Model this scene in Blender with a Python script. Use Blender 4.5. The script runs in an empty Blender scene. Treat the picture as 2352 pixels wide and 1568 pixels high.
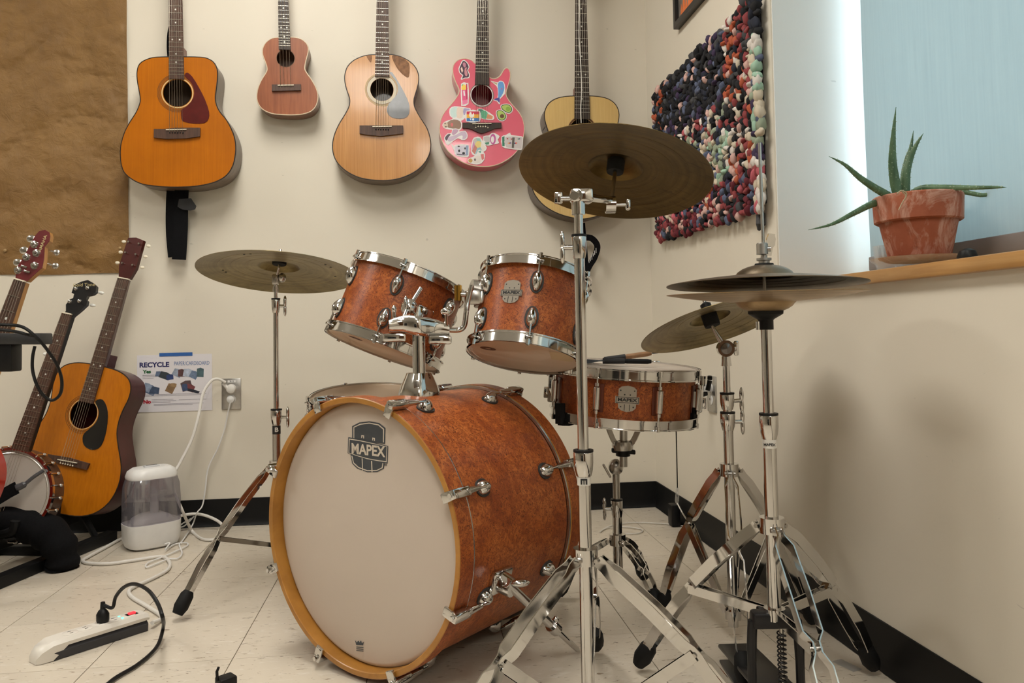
import bpy, bmesh, math, random
from mathutils import Vector as V, Matrix, geometry

random.seed(7)
SC = bpy.context.scene
COL = SC.collection

# ------------------------------------------------------------------ camera
YAW, PITCH, ROLL, FOC, PPY, CAMH = .12103, .03939, -.01697, 1814.0, 688.8, .711
WX, DY, HC = .947, 3.1, 2.75            # right wall, back wall, ceiling height
_F = V((math.sin(YAW)*math.cos(PITCH), math.cos(YAW)*math.cos(PITCH), math.sin(PITCH)))
_R0 = V((math.cos(YAW), -math.sin(YAW), 0)); _U0 = _R0.cross(_F)
_R = _R0*math.cos(ROLL) + _U0*math.sin(ROLL); _U = _U0*math.cos(ROLL) - _R0*math.sin(ROLL)
_C = V((0, 0, CAMH))
cd = bpy.data.cameras.new('camera'); cam = bpy.data.objects.new('camera', cd); COL.objects.link(cam)
cd.sensor_width = 36; cd.lens = 36*FOC/2352; cd.shift_y = -(784-PPY)/2352; cd.clip_start = .02
cam.matrix_world = Matrix(((_R.x, _U.x, -_F.x, 0), (_R.y, _U.y, -_F.y, 0), (_R.z, _U.z, -_F.z, CAMH), (0, 0, 0, 1)))
SC.camera = cam

# ------------------------------------------------------------------ world, exposure
w = bpy.data.worlds.new('sky'); SC.world = w; w.use_nodes = True
bg = w.node_tree.nodes['Background']; bg.inputs[0].default_value = (.74, .90, 1.0, 1); bg.inputs[1].default_value = 4.2
vs = SC.view_settings; vs.view_transform = 'Standard'; vs.look = 'None'; vs.gamma = 1; vs.use_curve_mapping = False
vs.exposure = 0.0
LAMP = 16.8                                  # radiance of the ceiling troffers
SC.cycles.use_denoising = True
SC.cycles.max_bounces = 6; SC.cycles.diffuse_bounces = 3; SC.cycles.glossy_bounces = 3; SC.cycles.transparent_max_bounces = 10
SC.cycles.use_adaptive_sampling = True; SC.cycles.adaptive_threshold = .1; SC.cycles.adaptive_min_samples = 16; SC.cycles.use_light_tree = False
SC.cycles.sample_clamp_indirect = 6

# ------------------------------------------------------------------ photograph pixel -> point in the room
def ray(x, y): return _F + _R*((x-1176)/FOC) - _U*((y-PPY)/FOC)
def pd(x, y, d): return _C + ray(x, y)*d
def pX(x, y, X): r = ray(x, y); return _C + r*((X-_C.x)/r.x)
def pY(x, y, Y): r = ray(x, y); return _C + r*((Y-_C.y)/r.y)
def pZ(x, y, Z): r = ray(x, y); return _C + r*((Z-_C.z)/r.z)
def pP(x, y, P0, n): r = ray(x, y); return _C + r*((P0-_C).dot(n)/r.dot(n))
def prj(P): d = P-_C; z = d.dot(_F); return (1176+FOC*d.dot(_R)/z, PPY-FOC*d.dot(_U)/z, z)
def zat(bx, by, yp):                         # height on a vertical line that shows at row yp
    a, b = -1., 4.
    for _ in range(40):
        m = (a+b)/2
        if prj(V((bx, by, m)))[1] > yp: a = m
        else: b = m
    return a
def dn(x, y, ratio, tilt):                   # upward normal of a disc seen from below
    r = ray(x, y).normalized(); a = math.radians(tilt)
    up = (_U - r*_U.dot(r)).normalized(); rt = r.cross(up)
    return (r*ratio + (up*math.cos(a)+rt*math.sin(a))*math.sqrt(1-ratio*ratio)).normalized()
def frame(o, z, xh=V((1, 0, 0))):            # 4x4 with local z along z
    z = V(z).normalized(); x = (V(xh) - z*V(xh).dot(z))
    if x.length < 1e-4: x = V((0, 1, 0)) - z*z.y
    x.normalize(); y = z.cross(x)
    return Matrix(((x.x, y.x, z.x, o[0]), (x.y, y.y, z.y, o[1]), (x.z, y.z, z.z, o[2]), (0, 0, 0, 1)))
def axes(o, x, y, z): return Matrix(((x.x, y.x, z.x, o[0]), (x.y, y.y, z.y, o[1]), (x.z, y.z, z.z, o[2]), (0, 0, 0, 1)))
ID = Matrix.Identity(4)

# ------------------------------------------------------------------ mesh builder
class MB:
    def __init__(s): s.v = []; s.f = []
    def add(s, vs, fs, m=None):
        k = len(s.v); s.v += [(m @ V(p)) if m else V(p) for p in vs]; s.f += [tuple(i+k for i in f) for f in fs]; return s
    def box(s, c, d, m=None):
        x, y, z = d[0]/2, d[1]/2, d[2]/2
        vs = [(c[0]+i*x, c[1]+j*y, c[2]+k*z) for i in (-1, 1) for j in (-1, 1) for k in (-1, 1)]
        return s.add(vs, [(0, 1, 3, 2), (4, 6, 7, 5), (0, 4, 5, 1), (2, 3, 7, 6), (0, 2, 6, 4), (1, 5, 7, 3)], m)
    def rbox(s, c, d, b=.002, m=None):       # box with bevelled edges
        bm = bmesh.new(); bmesh.ops.create_cube(bm, size=1)
        for v in bm.verts: v.co = V((v.co.x*d[0], v.co.y*d[1], v.co.z*d[2]))
        bmesh.ops.bevel(bm, geom=bm.edges[:], offset=b, segments=2, affect='EDGES', profile=.5)
        bm.verts.index_update(); c = V(c)
        s.add([v.co+c for v in bm.verts], [[v.index for v in f.verts] for f in bm.faces], m); bm.free(); return s
    def tube(s, pts, r, seg=12, closed=False, m=None):
        pts = [V(p) for p in pts]; n = len(pts); rs = r if isinstance(r, (list, tuple)) else [r]*n
        vs = []; fs = []; px = None
        for i, p in enumerate(pts):
            a = pts[(i-1) % n] if closed or i else p; b = pts[(i+1) % n] if closed or i < n-1 else p
            t = (b-a).normalized() if (b-a).length > 1e-9 else V((0, 0, 1))
            if px is None: px = V((1, 0, 0)) if abs(t.x) < .8 else V((0, 1, 0))
            x = (px - t*px.dot(t)); x.normalize(); y = t.cross(x); px = x
            vs += [p + (x*math.cos(2*math.pi*k/seg) + y*math.sin(2*math.pi*k/seg))*rs[i] for k in range(seg)]
        for i in range(n if closed else n-1):
            j = (i+1) % n
            fs += [(i*seg+k, i*seg+(k+1) % seg, j*seg+(k+1) % seg, j*seg+k) for k in range(seg)]
        if not closed: fs += [tuple(range(seg-1, -1, -1)), tuple(range((n-1)*seg, n*seg))]
        return s.add(vs, fs, m)
    def lathe(s, prof, seg=48, m=None, closed=False):   # prof [(r,z)]
        vs = []; fs = []; n = len(prof)
        for r, z in prof: vs += [(r*math.cos(2*math.pi*k/seg), r*math.sin(2*math.pi*k/seg), z) for k in range(seg)]
        for i in range(n if closed else n-1):
            j = (i+1) % n
            fs += [(i*seg+k, i*seg+(k+1) % seg, j*seg+(k+1) % seg, j*seg+k) for k in range(seg)]
        return s.add(vs, fs, m)
    def prism(s, out, z0, z1, m=None, holes=()):
        loops = [[V((p[0], p[1], 0)) for p in l] for l in (out, *holes)]
        flat = [p for l in loops for p in l]; n = len(flat)
        tri = geometry.tessellate_polygon(loops)
        vs = [(p.x, p.y, z0) for p in flat] + [(p.x, p.y, z1) for p in flat]
        fs = []
        for a, b, c in tri:
            up = (flat[b]-flat[a]).cross(flat[c]-flat[a]).z > 0
            if not up: b, c = c, b
            fs += [(a+n, b+n, c+n), (a, c, b)]
        k = 0
        for l in loops:
            q = len(l); ar = sum(l[i].x*l[(i+1) % q].y-l[(i+1) % q].x*l[i].y for i in range(q))
            for i in range(q):
                a, b = k+i, k+(i+1) % q
                fs.append((a, b, b+n, a+n) if (ar > 0) == (l is loops[0]) else (b, a, a+n, b+n))
            k += q
        return s.add(vs, fs, m)
    def strip(s, pts, side, w, t):           # flat band: width w along (dir x side), thickness t along side
        pts = [V(p) for p in pts]; n = len(pts); sd = V(side).normalized(); vs = []; fs = []
        for i, p in enumerate(pts):
            d = (pts[min(i+1, n-1)]-pts[max(i-1, 0)]).normalized(); u = d.cross(sd).normalized()
            ww = w[i] if isinstance(w, (list, tuple)) else w
            vs += [p+u*ww/2+sd*t/2, p-u*ww/2+sd*t/2, p-u*ww/2-sd*t/2, p+u*ww/2-sd*t/2]
        for i in range(n-1):
            for k in range(4): fs.append((i*4+k, i*4+(k+1) % 4, i*4+4+(k+1) % 4, i*4+4+k))
        fs += [(3, 2, 1, 0), (n*4-4, n*4-3, n*4-2, n*4-1)]
        return s.add(vs, fs)
    def ell(s, c, r, m=None, seg=16, rings=10):
        vs = [(c[0], c[1], c[2]-r[2])]; fs = []
        for i in range(1, rings):
            a = -math.pi/2 + math.pi*i/rings
            vs += [(c[0]+r[0]*math.cos(a)*math.cos(2*math.pi*k/seg), c[1]+r[1]*math.cos(a)*math.sin(2*math.pi*k/seg), c[2]+r[2]*math.sin(a)) for k in range(seg)]
        vs.append((c[0], c[1], c[2]+r[2])); e = len(vs)-1
        for k in range(seg):
            fs += [(0, 1+(k+1) % seg, 1+k), (e, e-seg+k, e-seg+(k+1) % seg)]
            for i in range(rings-2): fs.append((1+i*seg+k, 1+i*seg+(k+1) % seg, 1+(i+1)*seg+(k+1) % seg, 1+(i+1)*seg+k))
        return s.add(vs, fs, m)
    def text(s, body, size, m, wide=1.0, bold=0.0, th=.0004, align='CENTER'):
        cu = bpy.data.curves.new('t', 'FONT'); cu.body = body; cu.size = size; cu.align_x = align; cu.align_y = 'CENTER'
        cu.extrude = th/2; cu.offset = bold; cu.resolution_u = 3
        o = bpy.data.objects.new('t', cu); COL.objects.link(o)
        me = bpy.data.meshes.new_from_object(o.evaluated_get(bpy.context.evaluated_depsgraph_get()))
        s.add([(v.co.x*wide, v.co.y, v.co.z) for v in me.vertices], [tuple(p.vertices) for p in me.polygons], m)
        bpy.data.objects.remove(o); bpy.data.curves.remove(cu); bpy.data.meshes.remove(me); return s

def spline(pts, n=8, closed=False):
    pts = [V(p) for p in pts]; N = len(pts); out = []
    for i in range(N if closed else N-1):
        if closed: a, b, c, d = pts[(i-1) % N], pts[i], pts[(i+1) % N], pts[(i+2) % N]
        else: a, b, c, d = pts[max(i-1, 0)], pts[i], pts[i+1], pts[min(i+2, N-1)]
        for k in range(n):
            t = k/n
            out.append(((b*2)+(c-a)*t+(a*2-b*5+c*4-d)*t*t+(b*3-a-c*3+d)*t*t*t)*.5)
    if not closed: out.append(pts[-1])
    return out

def wpos(o):
    p = V((0, 0, 0))
    while o: p = p + o.location; o = o.parent
    return p
def obj(name, mb, mat, parent=None, ang=35, at=None):
    """link the builder's world-space mesh as one object; its origin is the parent's (or `at`)"""
    o0 = wpos(parent) if parent else (V(at) if at is not None else V((0, 0, 0)))
    if not parent and at is None and mb.v:
        o0 = V((sum(v.x for v in mb.v)/len(mb.v), sum(v.y for v in mb.v)/len(mb.v), min(v.z for v in mb.v)))
    me = bpy.data.meshes.new(name); me.from_pydata([v-o0 for v in mb.v], [], mb.f); me.update()
    if ang:
        me.shade_smooth(); me.set_sharp_from_angle(angle=math.radians(ang))
    me.materials.append(mat); o = bpy.data.objects.new(name, me); COL.objects.link(o)
    if parent: o.parent = parent
    else: o.location = o0
    return o
def tag(o, label, cat, group=None):
    o['label'] = label; o['category'] = cat
    if group: o['group'] = group
    return o
def thing(name, label, cat, at, group=None):
    o = bpy.data.objects.new(name, None); COL.objects.link(o); o.location = V(at); o.empty_display_size = .05
    return tag(o, label, cat, group)
def struct(o): o['kind'] = 'structure'; return o

# ------------------------------------------------------------------ materials
def _nt(name):
    m = bpy.data.materials.new(name); m.use_nodes = True; return m, m.node_tree, m.node_tree.nodes['Principled BSDF']
def srgb(r, g, b):
    return tuple((c/255/12.92 if c/255 <= .04045 else ((c/255+.055)/1.055)**2.4) for c in (r, g, b))
def N(nt, t, **k):
    n = nt.nodes.new(t)
    for a, b in k.items():
        if a in n.inputs: n.inputs[a].default_value = b
        else: setattr(n, a, b)
    return n
def coords(nt, scale=(1, 1, 1), kind='Object', rot=(0, 0, 0)):
    tc = nt.nodes.new('ShaderNodeTexCoord'); mp = nt.nodes.new('ShaderNodeMapping')
    mp.inputs['Scale'].default_value = scale; mp.inputs['Rotation'].default_value = rot
    nt.links.new(tc.outputs[kind], mp.inputs[0]); return mp.outputs[0]
def ramp(nt, fac, stops):
    r = nt.nodes.new('ShaderNodeValToRGB'); e = r.color_ramp.elements
    while len(e) < len(stops): e.new(.5)
    for q, (p, c) in zip(e, stops): q.position = p; q.color = (*c, 1)
    nt.links.new(fac, r.inputs[0]); return r.outputs[0]
def mixc(nt, fac, a, b, mode='MIX'):
    n = nt.nodes.new('ShaderNodeMix'); n.data_type = 'RGBA'; n.blend_type = mode
    for i, x in ((0, fac), (6, a), (7, b)):
        if isinstance(x, (int, float)): n.inputs[i].default_value = x
        elif isinstance(x, tuple): n.inputs[i].default_value = (*x, 1)
        else: nt.links.new(x, n.inputs[i])
    return n.outputs[2]
def noise(nt, vec, scale, detail=4, rough=.55, dist=0):
    n = N(nt, 'ShaderNodeTexNoise', Scale=scale, Detail=detail, Roughness=rough, Distortion=dist); nt.links.new(vec, n.inputs['Vector']); return n.outputs['Fac']
def bump(nt, p, h, st=.2, dist=.002):
    b = N(nt, 'ShaderNodeBump', Strength=st, Distance=dist); nt.links.new(h, b.inputs['Height']); nt.links.new(b.outputs[0], p.inputs['Normal'])
_mc = {}
def M(name, col, rough=.5, metal=0., var=0., scale=20, bmp=0., bsc=200, coat=0., spec=.5, emis=0.):
    if name in _mc: return _mc[name]
    m, nt, p = _nt(name); p.inputs['Base Color'].default_value = (*col, 1)
    p.inputs['Roughness'].default_value = rough; p.inputs['Metallic'].default_value = metal; p.inputs['Coat Weight'].default_value = coat
    p.inputs['Specular IOR Level'].default_value = spec
    v = coords(nt)
    f = noise(nt, v, scale, 5)
    if var:
        c = ramp(nt, f, [(.3, tuple(x*(1-var) for x in col)), (.7, tuple(min(1, x*(1+var)) for x in col))]); nt.links.new(c, p.inputs['Base Color'])
    if bmp: bump(nt, p, noise(nt, v, bsc, 3), bmp, .001)
    if emis: p.inputs['Emission Color'].default_value = (*col, 1); p.inputs['Emission Strength'].default_value = emis
    _mc[name] = m; return m
def wood(name, c0, c1, gscale=(60, 60, 3), rough=.35, coat=.3, rot=(0, 0, 0), blot=.25):
    m, nt, p = _nt(name); v = coords(nt, gscale, rot=rot); g = noise(nt, v, 1.6, 5, .6, .6)
    c = ramp(nt, g, [(.32, c0), (.68, c1)]); v2 = coords(nt)
    c = mixc(nt, blot, c, ramp(nt, noise(nt, v2, 7, 3), [(.35, (.35, .35, .35)), (.65, (1, 1, 1))]), 'MULTIPLY')
    nt.links.new(c, p.inputs['Base Color']); p.inputs['Roughness'].default_value = rough; p.inputs['Coat Weight'].default_value = coat; p.inputs['Coat Roughness'].default_value = .08
    bump(nt, p, g, .06, .0006); return m
def burl(name):
    m, nt, p = _nt(name); v = coords(nt)
    a = noise(nt, v, 9, 5, .6, 1.2); b = noise(nt, v, 55, 4, .65, 2.0); d = noise(nt, v, 130, 3, .6, 3.0)
    c = ramp(nt, a, [(.3, srgb(132, 60, 26)), (.5, srgb(178, 97, 44)), (.72, srgb(196, 116, 60))])
    c = mixc(nt, ramp(nt, b, [(.40, (0, 0, 0)), (.60, (.8, .8, .8))]), c, srgb(130, 62, 30))
    c = mixc(nt, ramp(nt, d, [(.53, (0, 0, 0)), (.64, (.85, .85, .85))]), c, srgb(78, 32, 20))
    nt.links.new(c, p.inputs['Base Color']); p.inputs['Roughness'].default_value = .42; p.inputs['Specular IOR Level'].default_value = .3; p.inputs['Coat Weight'].default_value = .08; p.inputs['Coat Roughness'].default_value = .2
    return m
def bronze(name, a, b, dark):
    m, nt, p = _nt(name); v = coords(nt)
    c = ramp(nt, noise(nt, v, 9, 6, .65, 1.0), [(.3, a), (.7, b)])
    s = noise(nt, coords(nt, (6, 40, 20)), 2.2, 5, .7, 1.5)
    c = mixc(nt, ramp(nt, s, [(.55, (0, 0, 0)), (.72, (.7, .7, .7))]), c, dark)
    ln = nt.nodes.new('ShaderNodeVectorMath'); ln.operation = 'LENGTH'; nt.links.new(v, ln.inputs[0])
    rn = N(nt, 'ShaderNodeTexNoise', Scale=95.0, Detail=3.0); rn.noise_dimensions = '1D'; nt.links.new(ln.outputs['Value'], rn.inputs['W'])
    c = mixc(nt, .8, c, ramp(nt, rn.outputs['Fac'], [(.3, (.72, .70, .68)), (.7, (1, 1, 1))]), 'MULTIPLY')
    nt.links.new(c, p.inputs['Base Color']); p.inputs['Metallic'].default_value = .85; p.inputs['Roughness'].default_value = .36
    w_ = N(nt, 'ShaderNodeTexNoise', Scale=160.0, Detail=2.0); nt.links.new(v, w_.inputs['Vector']); bump(nt, p, w_.outputs['Fac'], .06, .0006); return m
def mixshader(name, parts):                  # [(weight, node type, colour, roughness)]
    m = bpy.data.materials.new(name); m.use_nodes = True; nt = m.node_tree; nt.nodes.remove(nt.nodes['Principled BSDF'])
    out = nt.nodes['Material Output']; acc = None; tot = 0
    for wgt, t, c, r in parts:
        n = nt.nodes.new(t); n.inputs['Color'].default_value = (*c, 1)
        if 'Roughness' in n.inputs and r is not None: n.inputs['Roughness'].default_value = r
        tot += wgt
        if acc is None: acc = n.outputs[0]
        else:
            x = nt.nodes.new('ShaderNodeMixShader'); x.inputs[0].default_value = wgt/tot
            nt.links.new(acc, x.inputs[1]); nt.links.new(n.outputs[0], x.inputs[2]); acc = x.outputs[0]
    nt.links.new(acc, out.inputs[0]); return m

chrome = M('chrome', (.66, .65, .635), .08, 1.0)
nickel = M('satin_nickel', (.52, .50, .47), .26, 1.0)
steel = M('brushed_steel', (.50, .49, .47), .33, 1.0, .1, 80)
black = M('black_plastic', (.006, .006, .0065), .45, 0, .2, 60, .1, spec=.3)
rubber = M('black_rubber', (.006, .006, .006), .65, 0, .2, 80, .2, spec=.25)
fabric_k = M('black_webbing', (.005, .005, .006), .9, 0, .3, 200, .5, 700, spec=.15)
white_p = M('white_plastic', (.78, .77, .75), .35, 0, .03, 30)
cord_w = M('white_cord', (.74, .71, .66), .5, 0, .04, 60)
burlm = burl('burl_veneer')
maple = wood('amber_maple', srgb(168, 112, 42), srgb(196, 138, 60), (8, 8, 8), .4, .2)
hd_coat = M('coated_head', srgb(206, 192, 178), .65, 0, .02, 4, .08, 500)
ivory = M('ivory', srgb(232, 222, 200), .4, 0, .05, 60)
pearl = M('pearl_inlay', srgb(235, 235, 228), .3)
gold_str = M('string_wire', (.55, .5, .42), .3, 1.0)
bronze_d = bronze('aged_bronze_dark', srgb(98, 80, 44), srgb(124, 100, 56), srgb(58, 46, 28))
bronze_l = bronze('aged_bronze_light', srgb(124, 108, 70), srgb(168, 150, 104), srgb(82, 70, 44))
bronze_t = bronze('tan_bronze', srgb(168, 142, 106), srgb(196, 168, 128), srgb(140, 116, 84))
bronze_g = bronze('aged_bronze_grey', srgb(128, 114, 98), srgb(158, 142, 120), srgb(96, 84, 70))
head_clear = mixshader('clear_head_film', [(.14, 'ShaderNodeBsdfTransparent', (.97, .95, .92), None), (.44, 'ShaderNodeBsdfDiffuse', srgb(246, 222, 192), None), (.34, 'ShaderNodeBsdfTranslucent', srgb(252, 236, 212), None), (.08, 'ShaderNodeBsdfGlossy', (1, 1, 1), .12)])
# ================================================================== the room
def wallmat(name, col):
    m, nt, p = _nt(name); v = coords(nt)
    c = ramp(nt, noise(nt, v, 1.3, 3), [(.3, tuple(x*.97 for x in col)), (.7, tuple(min(1, x*1.02) for x in col))])
    s = noise(nt, coords(nt, (9, 9, 22)), 3.0, 2, .4, .5)      # small scuffs
    c = mixc(nt, ramp(nt, s, [(.765, (0, 0, 0)), (.80, (.5, .5, .5))]), c, tuple(x*.6 for x in col))
    nt.links.new(c, p.inputs['Base Color']); p.inputs['Roughness'].default_value = .55
    bump(nt, p, noise(nt, v, 260, 3), .12, .0008); return m
paint = wallmat('wall_paint', srgb(226, 218, 202))
paint_daylit = wallmat('wall_paint_daylit', srgb(226, 226, 222))  # same wall paint, its colour whitened to stand for window light
def floormat():
    m, nt, p = _nt('vinyl_tile'); v = coords(nt)
    oi = nt.nodes.new('ShaderNodeObjectInfo'); ad = nt.nodes.new('ShaderNodeVectorMath'); ad.operation = 'ADD'
    sc_ = nt.nodes.new('ShaderNodeVectorMath'); sc_.operation = 'SCALE'; sc_.inputs[0].default_value = (7, 5, 3)
    nt.links.new(oi.outputs['Random'], sc_.inputs['Scale']); nt.links.new(v, ad.inputs[0]); nt.links.new(sc_.outputs[0], ad.inputs[1])
    def streak(scale, k, lo, hi):
        mp = nt.nodes.new('ShaderNodeMapping'); mp.inputs['Scale'].default_value = scale; nt.links.new(ad.outputs[0], mp.inputs[0])
        return ramp(nt, noise(nt, mp.outputs[0], k, 3, .6, .8), [(lo, (0, 0, 0)), (hi, (1, 1, 1))])
    base = srgb(212, 201, 184)
    c = mixc(nt, streak((10, 26, 1), 2.4, .58, .70), base, srgb(222, 213, 200))
    c = mixc(nt, streak((16, 52, 1), 2.1, .640, .69), c, srgb(150, 132, 110))
    c = mixc(nt, streak((22, 70, 1), 1.7, .675, .715), c, srgb(112, 94, 76))
    hs = N(nt, 'ShaderNodeHueSaturation'); mr = N(nt, 'ShaderNodeMapRange'); mr.inputs[3].default_value = .96; mr.inputs[4].default_value = 1.03
    nt.links.new(oi.outputs['Random'], mr.inputs[0]); nt.links.new(mr.outputs[0], hs.inputs['Value']); nt.links.new(c, hs.inputs['Color'])
    nt.links.new(hs.outputs[0], p.inputs['Base Color']); p.inputs['Roughness'].default_value = .3; p.inputs['Specular IOR Level'].default_value = .4
    bump(nt, p, noise(nt, v, 30, 3), .06, .002); return m
tilem = floormat()
grout = M('floor_joint', srgb(120, 108, 92), .8, 0, .2)
XL, YB = -6.2, -5.2                          # left wall, wall behind the camera
b = MB().box(((XL+WX)/2, (YB+DY)/2, -.0515), (WX-XL+.6, DY-YB+.6, .1))
floor = struct(obj('floor', b, grout, at=(0, 0, 0)))
# tiles: one shared mesh, each tile an object of its own
TS = .3015; g = .0009
def tilemesh(wd, hg):
    me = bpy.data.meshes.new('tile'); x, y = wd-g, hg-g; e = .0004
    me.from_pydata([(g, g, -.0015), (x, g, -.0015), (x, y, -.0015), (g, y, -.0015), (g, g, -e), (x, g, -e), (x, y, -e), (g, y, -e),
                    (g+e, g+e, 0), (x-e, g+e, 0), (x-e, y-e, 0), (g+e, y-e, 0)], [],
                   [(0, 1, 5, 4), (1, 2, 6, 5), (2, 3, 7, 6), (3, 0, 4, 7), (4, 5, 9, 8), (5, 6, 10, 9), (6, 7, 11, 10), (7, 4, 8, 11), (8, 9, 10, 11)])
    me.materials.append(tilem); return me
tfull, tpart = tilemesh(TS, TS), tilemesh(WX-.795, TS)
for i in range(10):
    for j in range(9):
        x0 = .795 - TS*i; y0 = DY-.06-TS*j-TS
        t = bpy.data.objects.new('tile', tpart if i == 0 else tfull); COL.objects.link(t); t.parent = floor
        t.location = (.795 if i == 0 else x0, y0, 0)
tb = tilemesh(TS, .06)
for i in range(10):
    t = bpy.data.objects.new('tile', tb); COL.objects.link(t); t.parent = floor; t.location = (.795-TS*i, DY-.06, 0)
xa, ya = .795-TS*9, DY-.06-TS*9
b = MB().box(((XL+WX)/2, (YB+ya)/2, -.003), (WX-XL, ya-YB, .006)).box(((XL+xa)/2, (ya+DY)/2, -.003), (xa-XL, DY-ya, .006))
o = obj('tile_field', b, tilem, floor); o['kind'] = 'stuff'
struct(obj('wall_back', MB().box(((XL+WX)/2, DY+.1, HC/2), (WX-XL+.6, .2, HC+.2)), paint))
struct(obj('wall_left', MB().box((XL-.1, (YB+DY)/2, HC/2), (.2, DY-YB, HC+.2)), paint))
struct(obj('wall_front', MB().box(((XL+WX)/2, YB-.1, HC/2), (WX-XL+.6, .2, HC+.2)), paint))
struct(obj('ceiling', MB().box(((XL+WX)/2, (YB+DY)/2, HC+.1), (WX-XL+.6, DY-YB+.6, .2)), M('ceiling_tile', (.78, .77, .74), .9, 0, .05, 40, .3)))
JY, WY0, SZ, WT = 1.976, .10, .797, 2.35     # window jamb, its other end, sill underside, head
RX = 1.32
b = MB()
b.box(((WX+RX)/2, (JY+DY)/2, HC/2), (RX-WX, DY-JY, HC))
b.box(((WX+RX)/2, (YB+WY0)/2, HC/2), (RX-WX, WY0-YB, HC))
b.box(((WX+RX)/2, (JY+WY0)/2, SZ/2), (RX-WX, JY-WY0, SZ))
b.box(((WX+RX)/2, (JY+WY0)/2, (WT+HC)/2), (RX-WX, JY-WY0, HC-WT))
struct(obj('wall_right', b, paint))
b = MB().box(((WX+.004+RX)/2, JY-.002, (SZ+.02+WT)/2), (RX-WX-.004, .004, WT-SZ-.02))
struct(obj('trim_1', b, paint_daylit))            # window reveal: wall paint with daylight put into its colour
bb = M('cove_base', (.006, .006, .0062), .5, 0, .1, 40, spec=.25)
prof = [(0, .0016), (.010, .0016), (.0075, .006), (.0042, .014), (.003, .03), (.003, .1005), (.002, .1016), (0, .1016)]
b = MB()
vs_ = [(x, DY-r, z) for x in (XL, WX-.003) for r, z in prof]; n = len(prof)
b.add(vs_, [(i, (i+1) % n, n+(i+1) % n, n+i) for i in range(n)])
struct(obj('baseboard_back', b, bb))
b = MB(); vs_ = [(WX-r, y, z) for y in (YB, DY-.003) for r, z in prof]
b.add(vs_, [(i, n+i, n+(i+1) % n, (i+1) % n) for i in range(n)])
struct(obj('baseboard_right', b, bb))
# window: frame, pane, sill
alu = M('window_frame_paint', srgb(214, 214, 208), .4, 0, .03)
win = struct(obj('window_1', MB().box((1.285, (JY+WY0)/2, WT-.02), (.05, JY-WY0, .04)).box((1.290, JY-.012, (SZ+WT)/2), (.05, .016, WT-SZ))
            .box((1.285, WY0+.022, (SZ+WT)/2), (.05, .036, WT-SZ)).box((1.285, (JY+WY0)/2, SZ+.055), (.05, JY-WY0, .07))
            .box((1.285, (JY+WY0)/2, 1.75), (.045, JY-WY0, .05)), alu))
gl = mixshader('window_glass', [(.93, 'ShaderNodeBsdfTransparent', (.93, .96, .96), None), (.07, 'ShaderNodeBsdfGlossy', (1, 1, 1), .02)])
obj('pane', MB().box((1.286, (JY+WY0)/2, (SZ+.09+1.725)/2), (.006, JY-WY0-.08, 1.725-SZ-.09)), gl, win)
obj('pane', MB().box((1.286, (JY+WY0)/2, (1.775+WT-.04)/2), (.006, JY-WY0-.08, WT-.04-1.775)), gl, win)
sillw = wood('sill_maple', srgb(176, 128, 72), srgb(196, 150, 92), (40, 3, 40), .4, .2)
obj('window_sill', MB().rbox(((WX-.02+1.26)/2, (JY+WY0)/2, (SZ+.823)/2), (1.26-WX+.02, JY-WY0-.004, .823-SZ), .003), sillw, win)
# roller shade: woven translucent cloth, slightly rippled
m = bpy.data.materials.new('shade_cloth'); m.use_nodes = True; nt = m.node_tree; nt.nodes.remove(nt.nodes['Principled BSDF'])
v = coords(nt, (1, 90, 2.5)); cc = ramp(nt, noise(nt, v, 1.4, 4, .6), [(.3, (.098, .122, .122)), (.7, (.120, .142, .138))])
tr = nt.nodes.new('ShaderNodeBsdfTranslucent'); df = nt.nodes.new('ShaderNodeBsdfDiffuse'); df.inputs[0].default_value = (.20, .21, .205, 1)
nt.links.new(cc, tr.inputs[0]); ads = nt.nodes.new('ShaderNodeAddShader'); nt.links.new(tr.outputs[0], ads.inputs[0]); nt.links.new(df.outputs[0], ads.inputs[1])
nt.links.new(ads.outputs[0], nt.nodes['Material Output'].inputs[0]); shade_m = m
y1, y0, zb, zt = 1.914, .22, .886, 2.30
sh = thing('roller_shade', 'pale blue translucent roller shade drawn down in the window', 'window shade', (1.17, (y0+y1)/2, zb-.03))
b = MB(); NY, NZ = 40, 30; vs_ = []
for j in range(NZ+1):
    for i in range(NY+1):
        y = y0+(y1-y0)*i/NY; z = zb+(zt-zb)*j/NZ; e = min(1, (y1-y)/.1)
        vs_.append((1.17+.0025*math.sin(y*9+z*2)*(1-j/NZ)+.004*math.sin(z*3), y - (.004*math.sin(z*4)), z))
b.add(vs_, [(j*(NY+1)+i, j*(NY+1)+i+1, (j+1)*(NY+1)+i+1, (j+1)*(NY+1)+i) for j in range(NZ) for i in range(NY)])
obj('cloth', b, shade_m, sh)
obj('hem_bar', MB().rbox((1.17, (y0+y1)/2, zb-.017), (.012, y1-y0, .036), .003), M('hem_grey', srgb(128, 120, 116), .6, 0, .05), sh)
obj('roller', MB().tube([(1.17, y0-.02, zt+.015), (1.17, y1+.02, zt+.015)], .022, 16), alu, sh)
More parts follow.
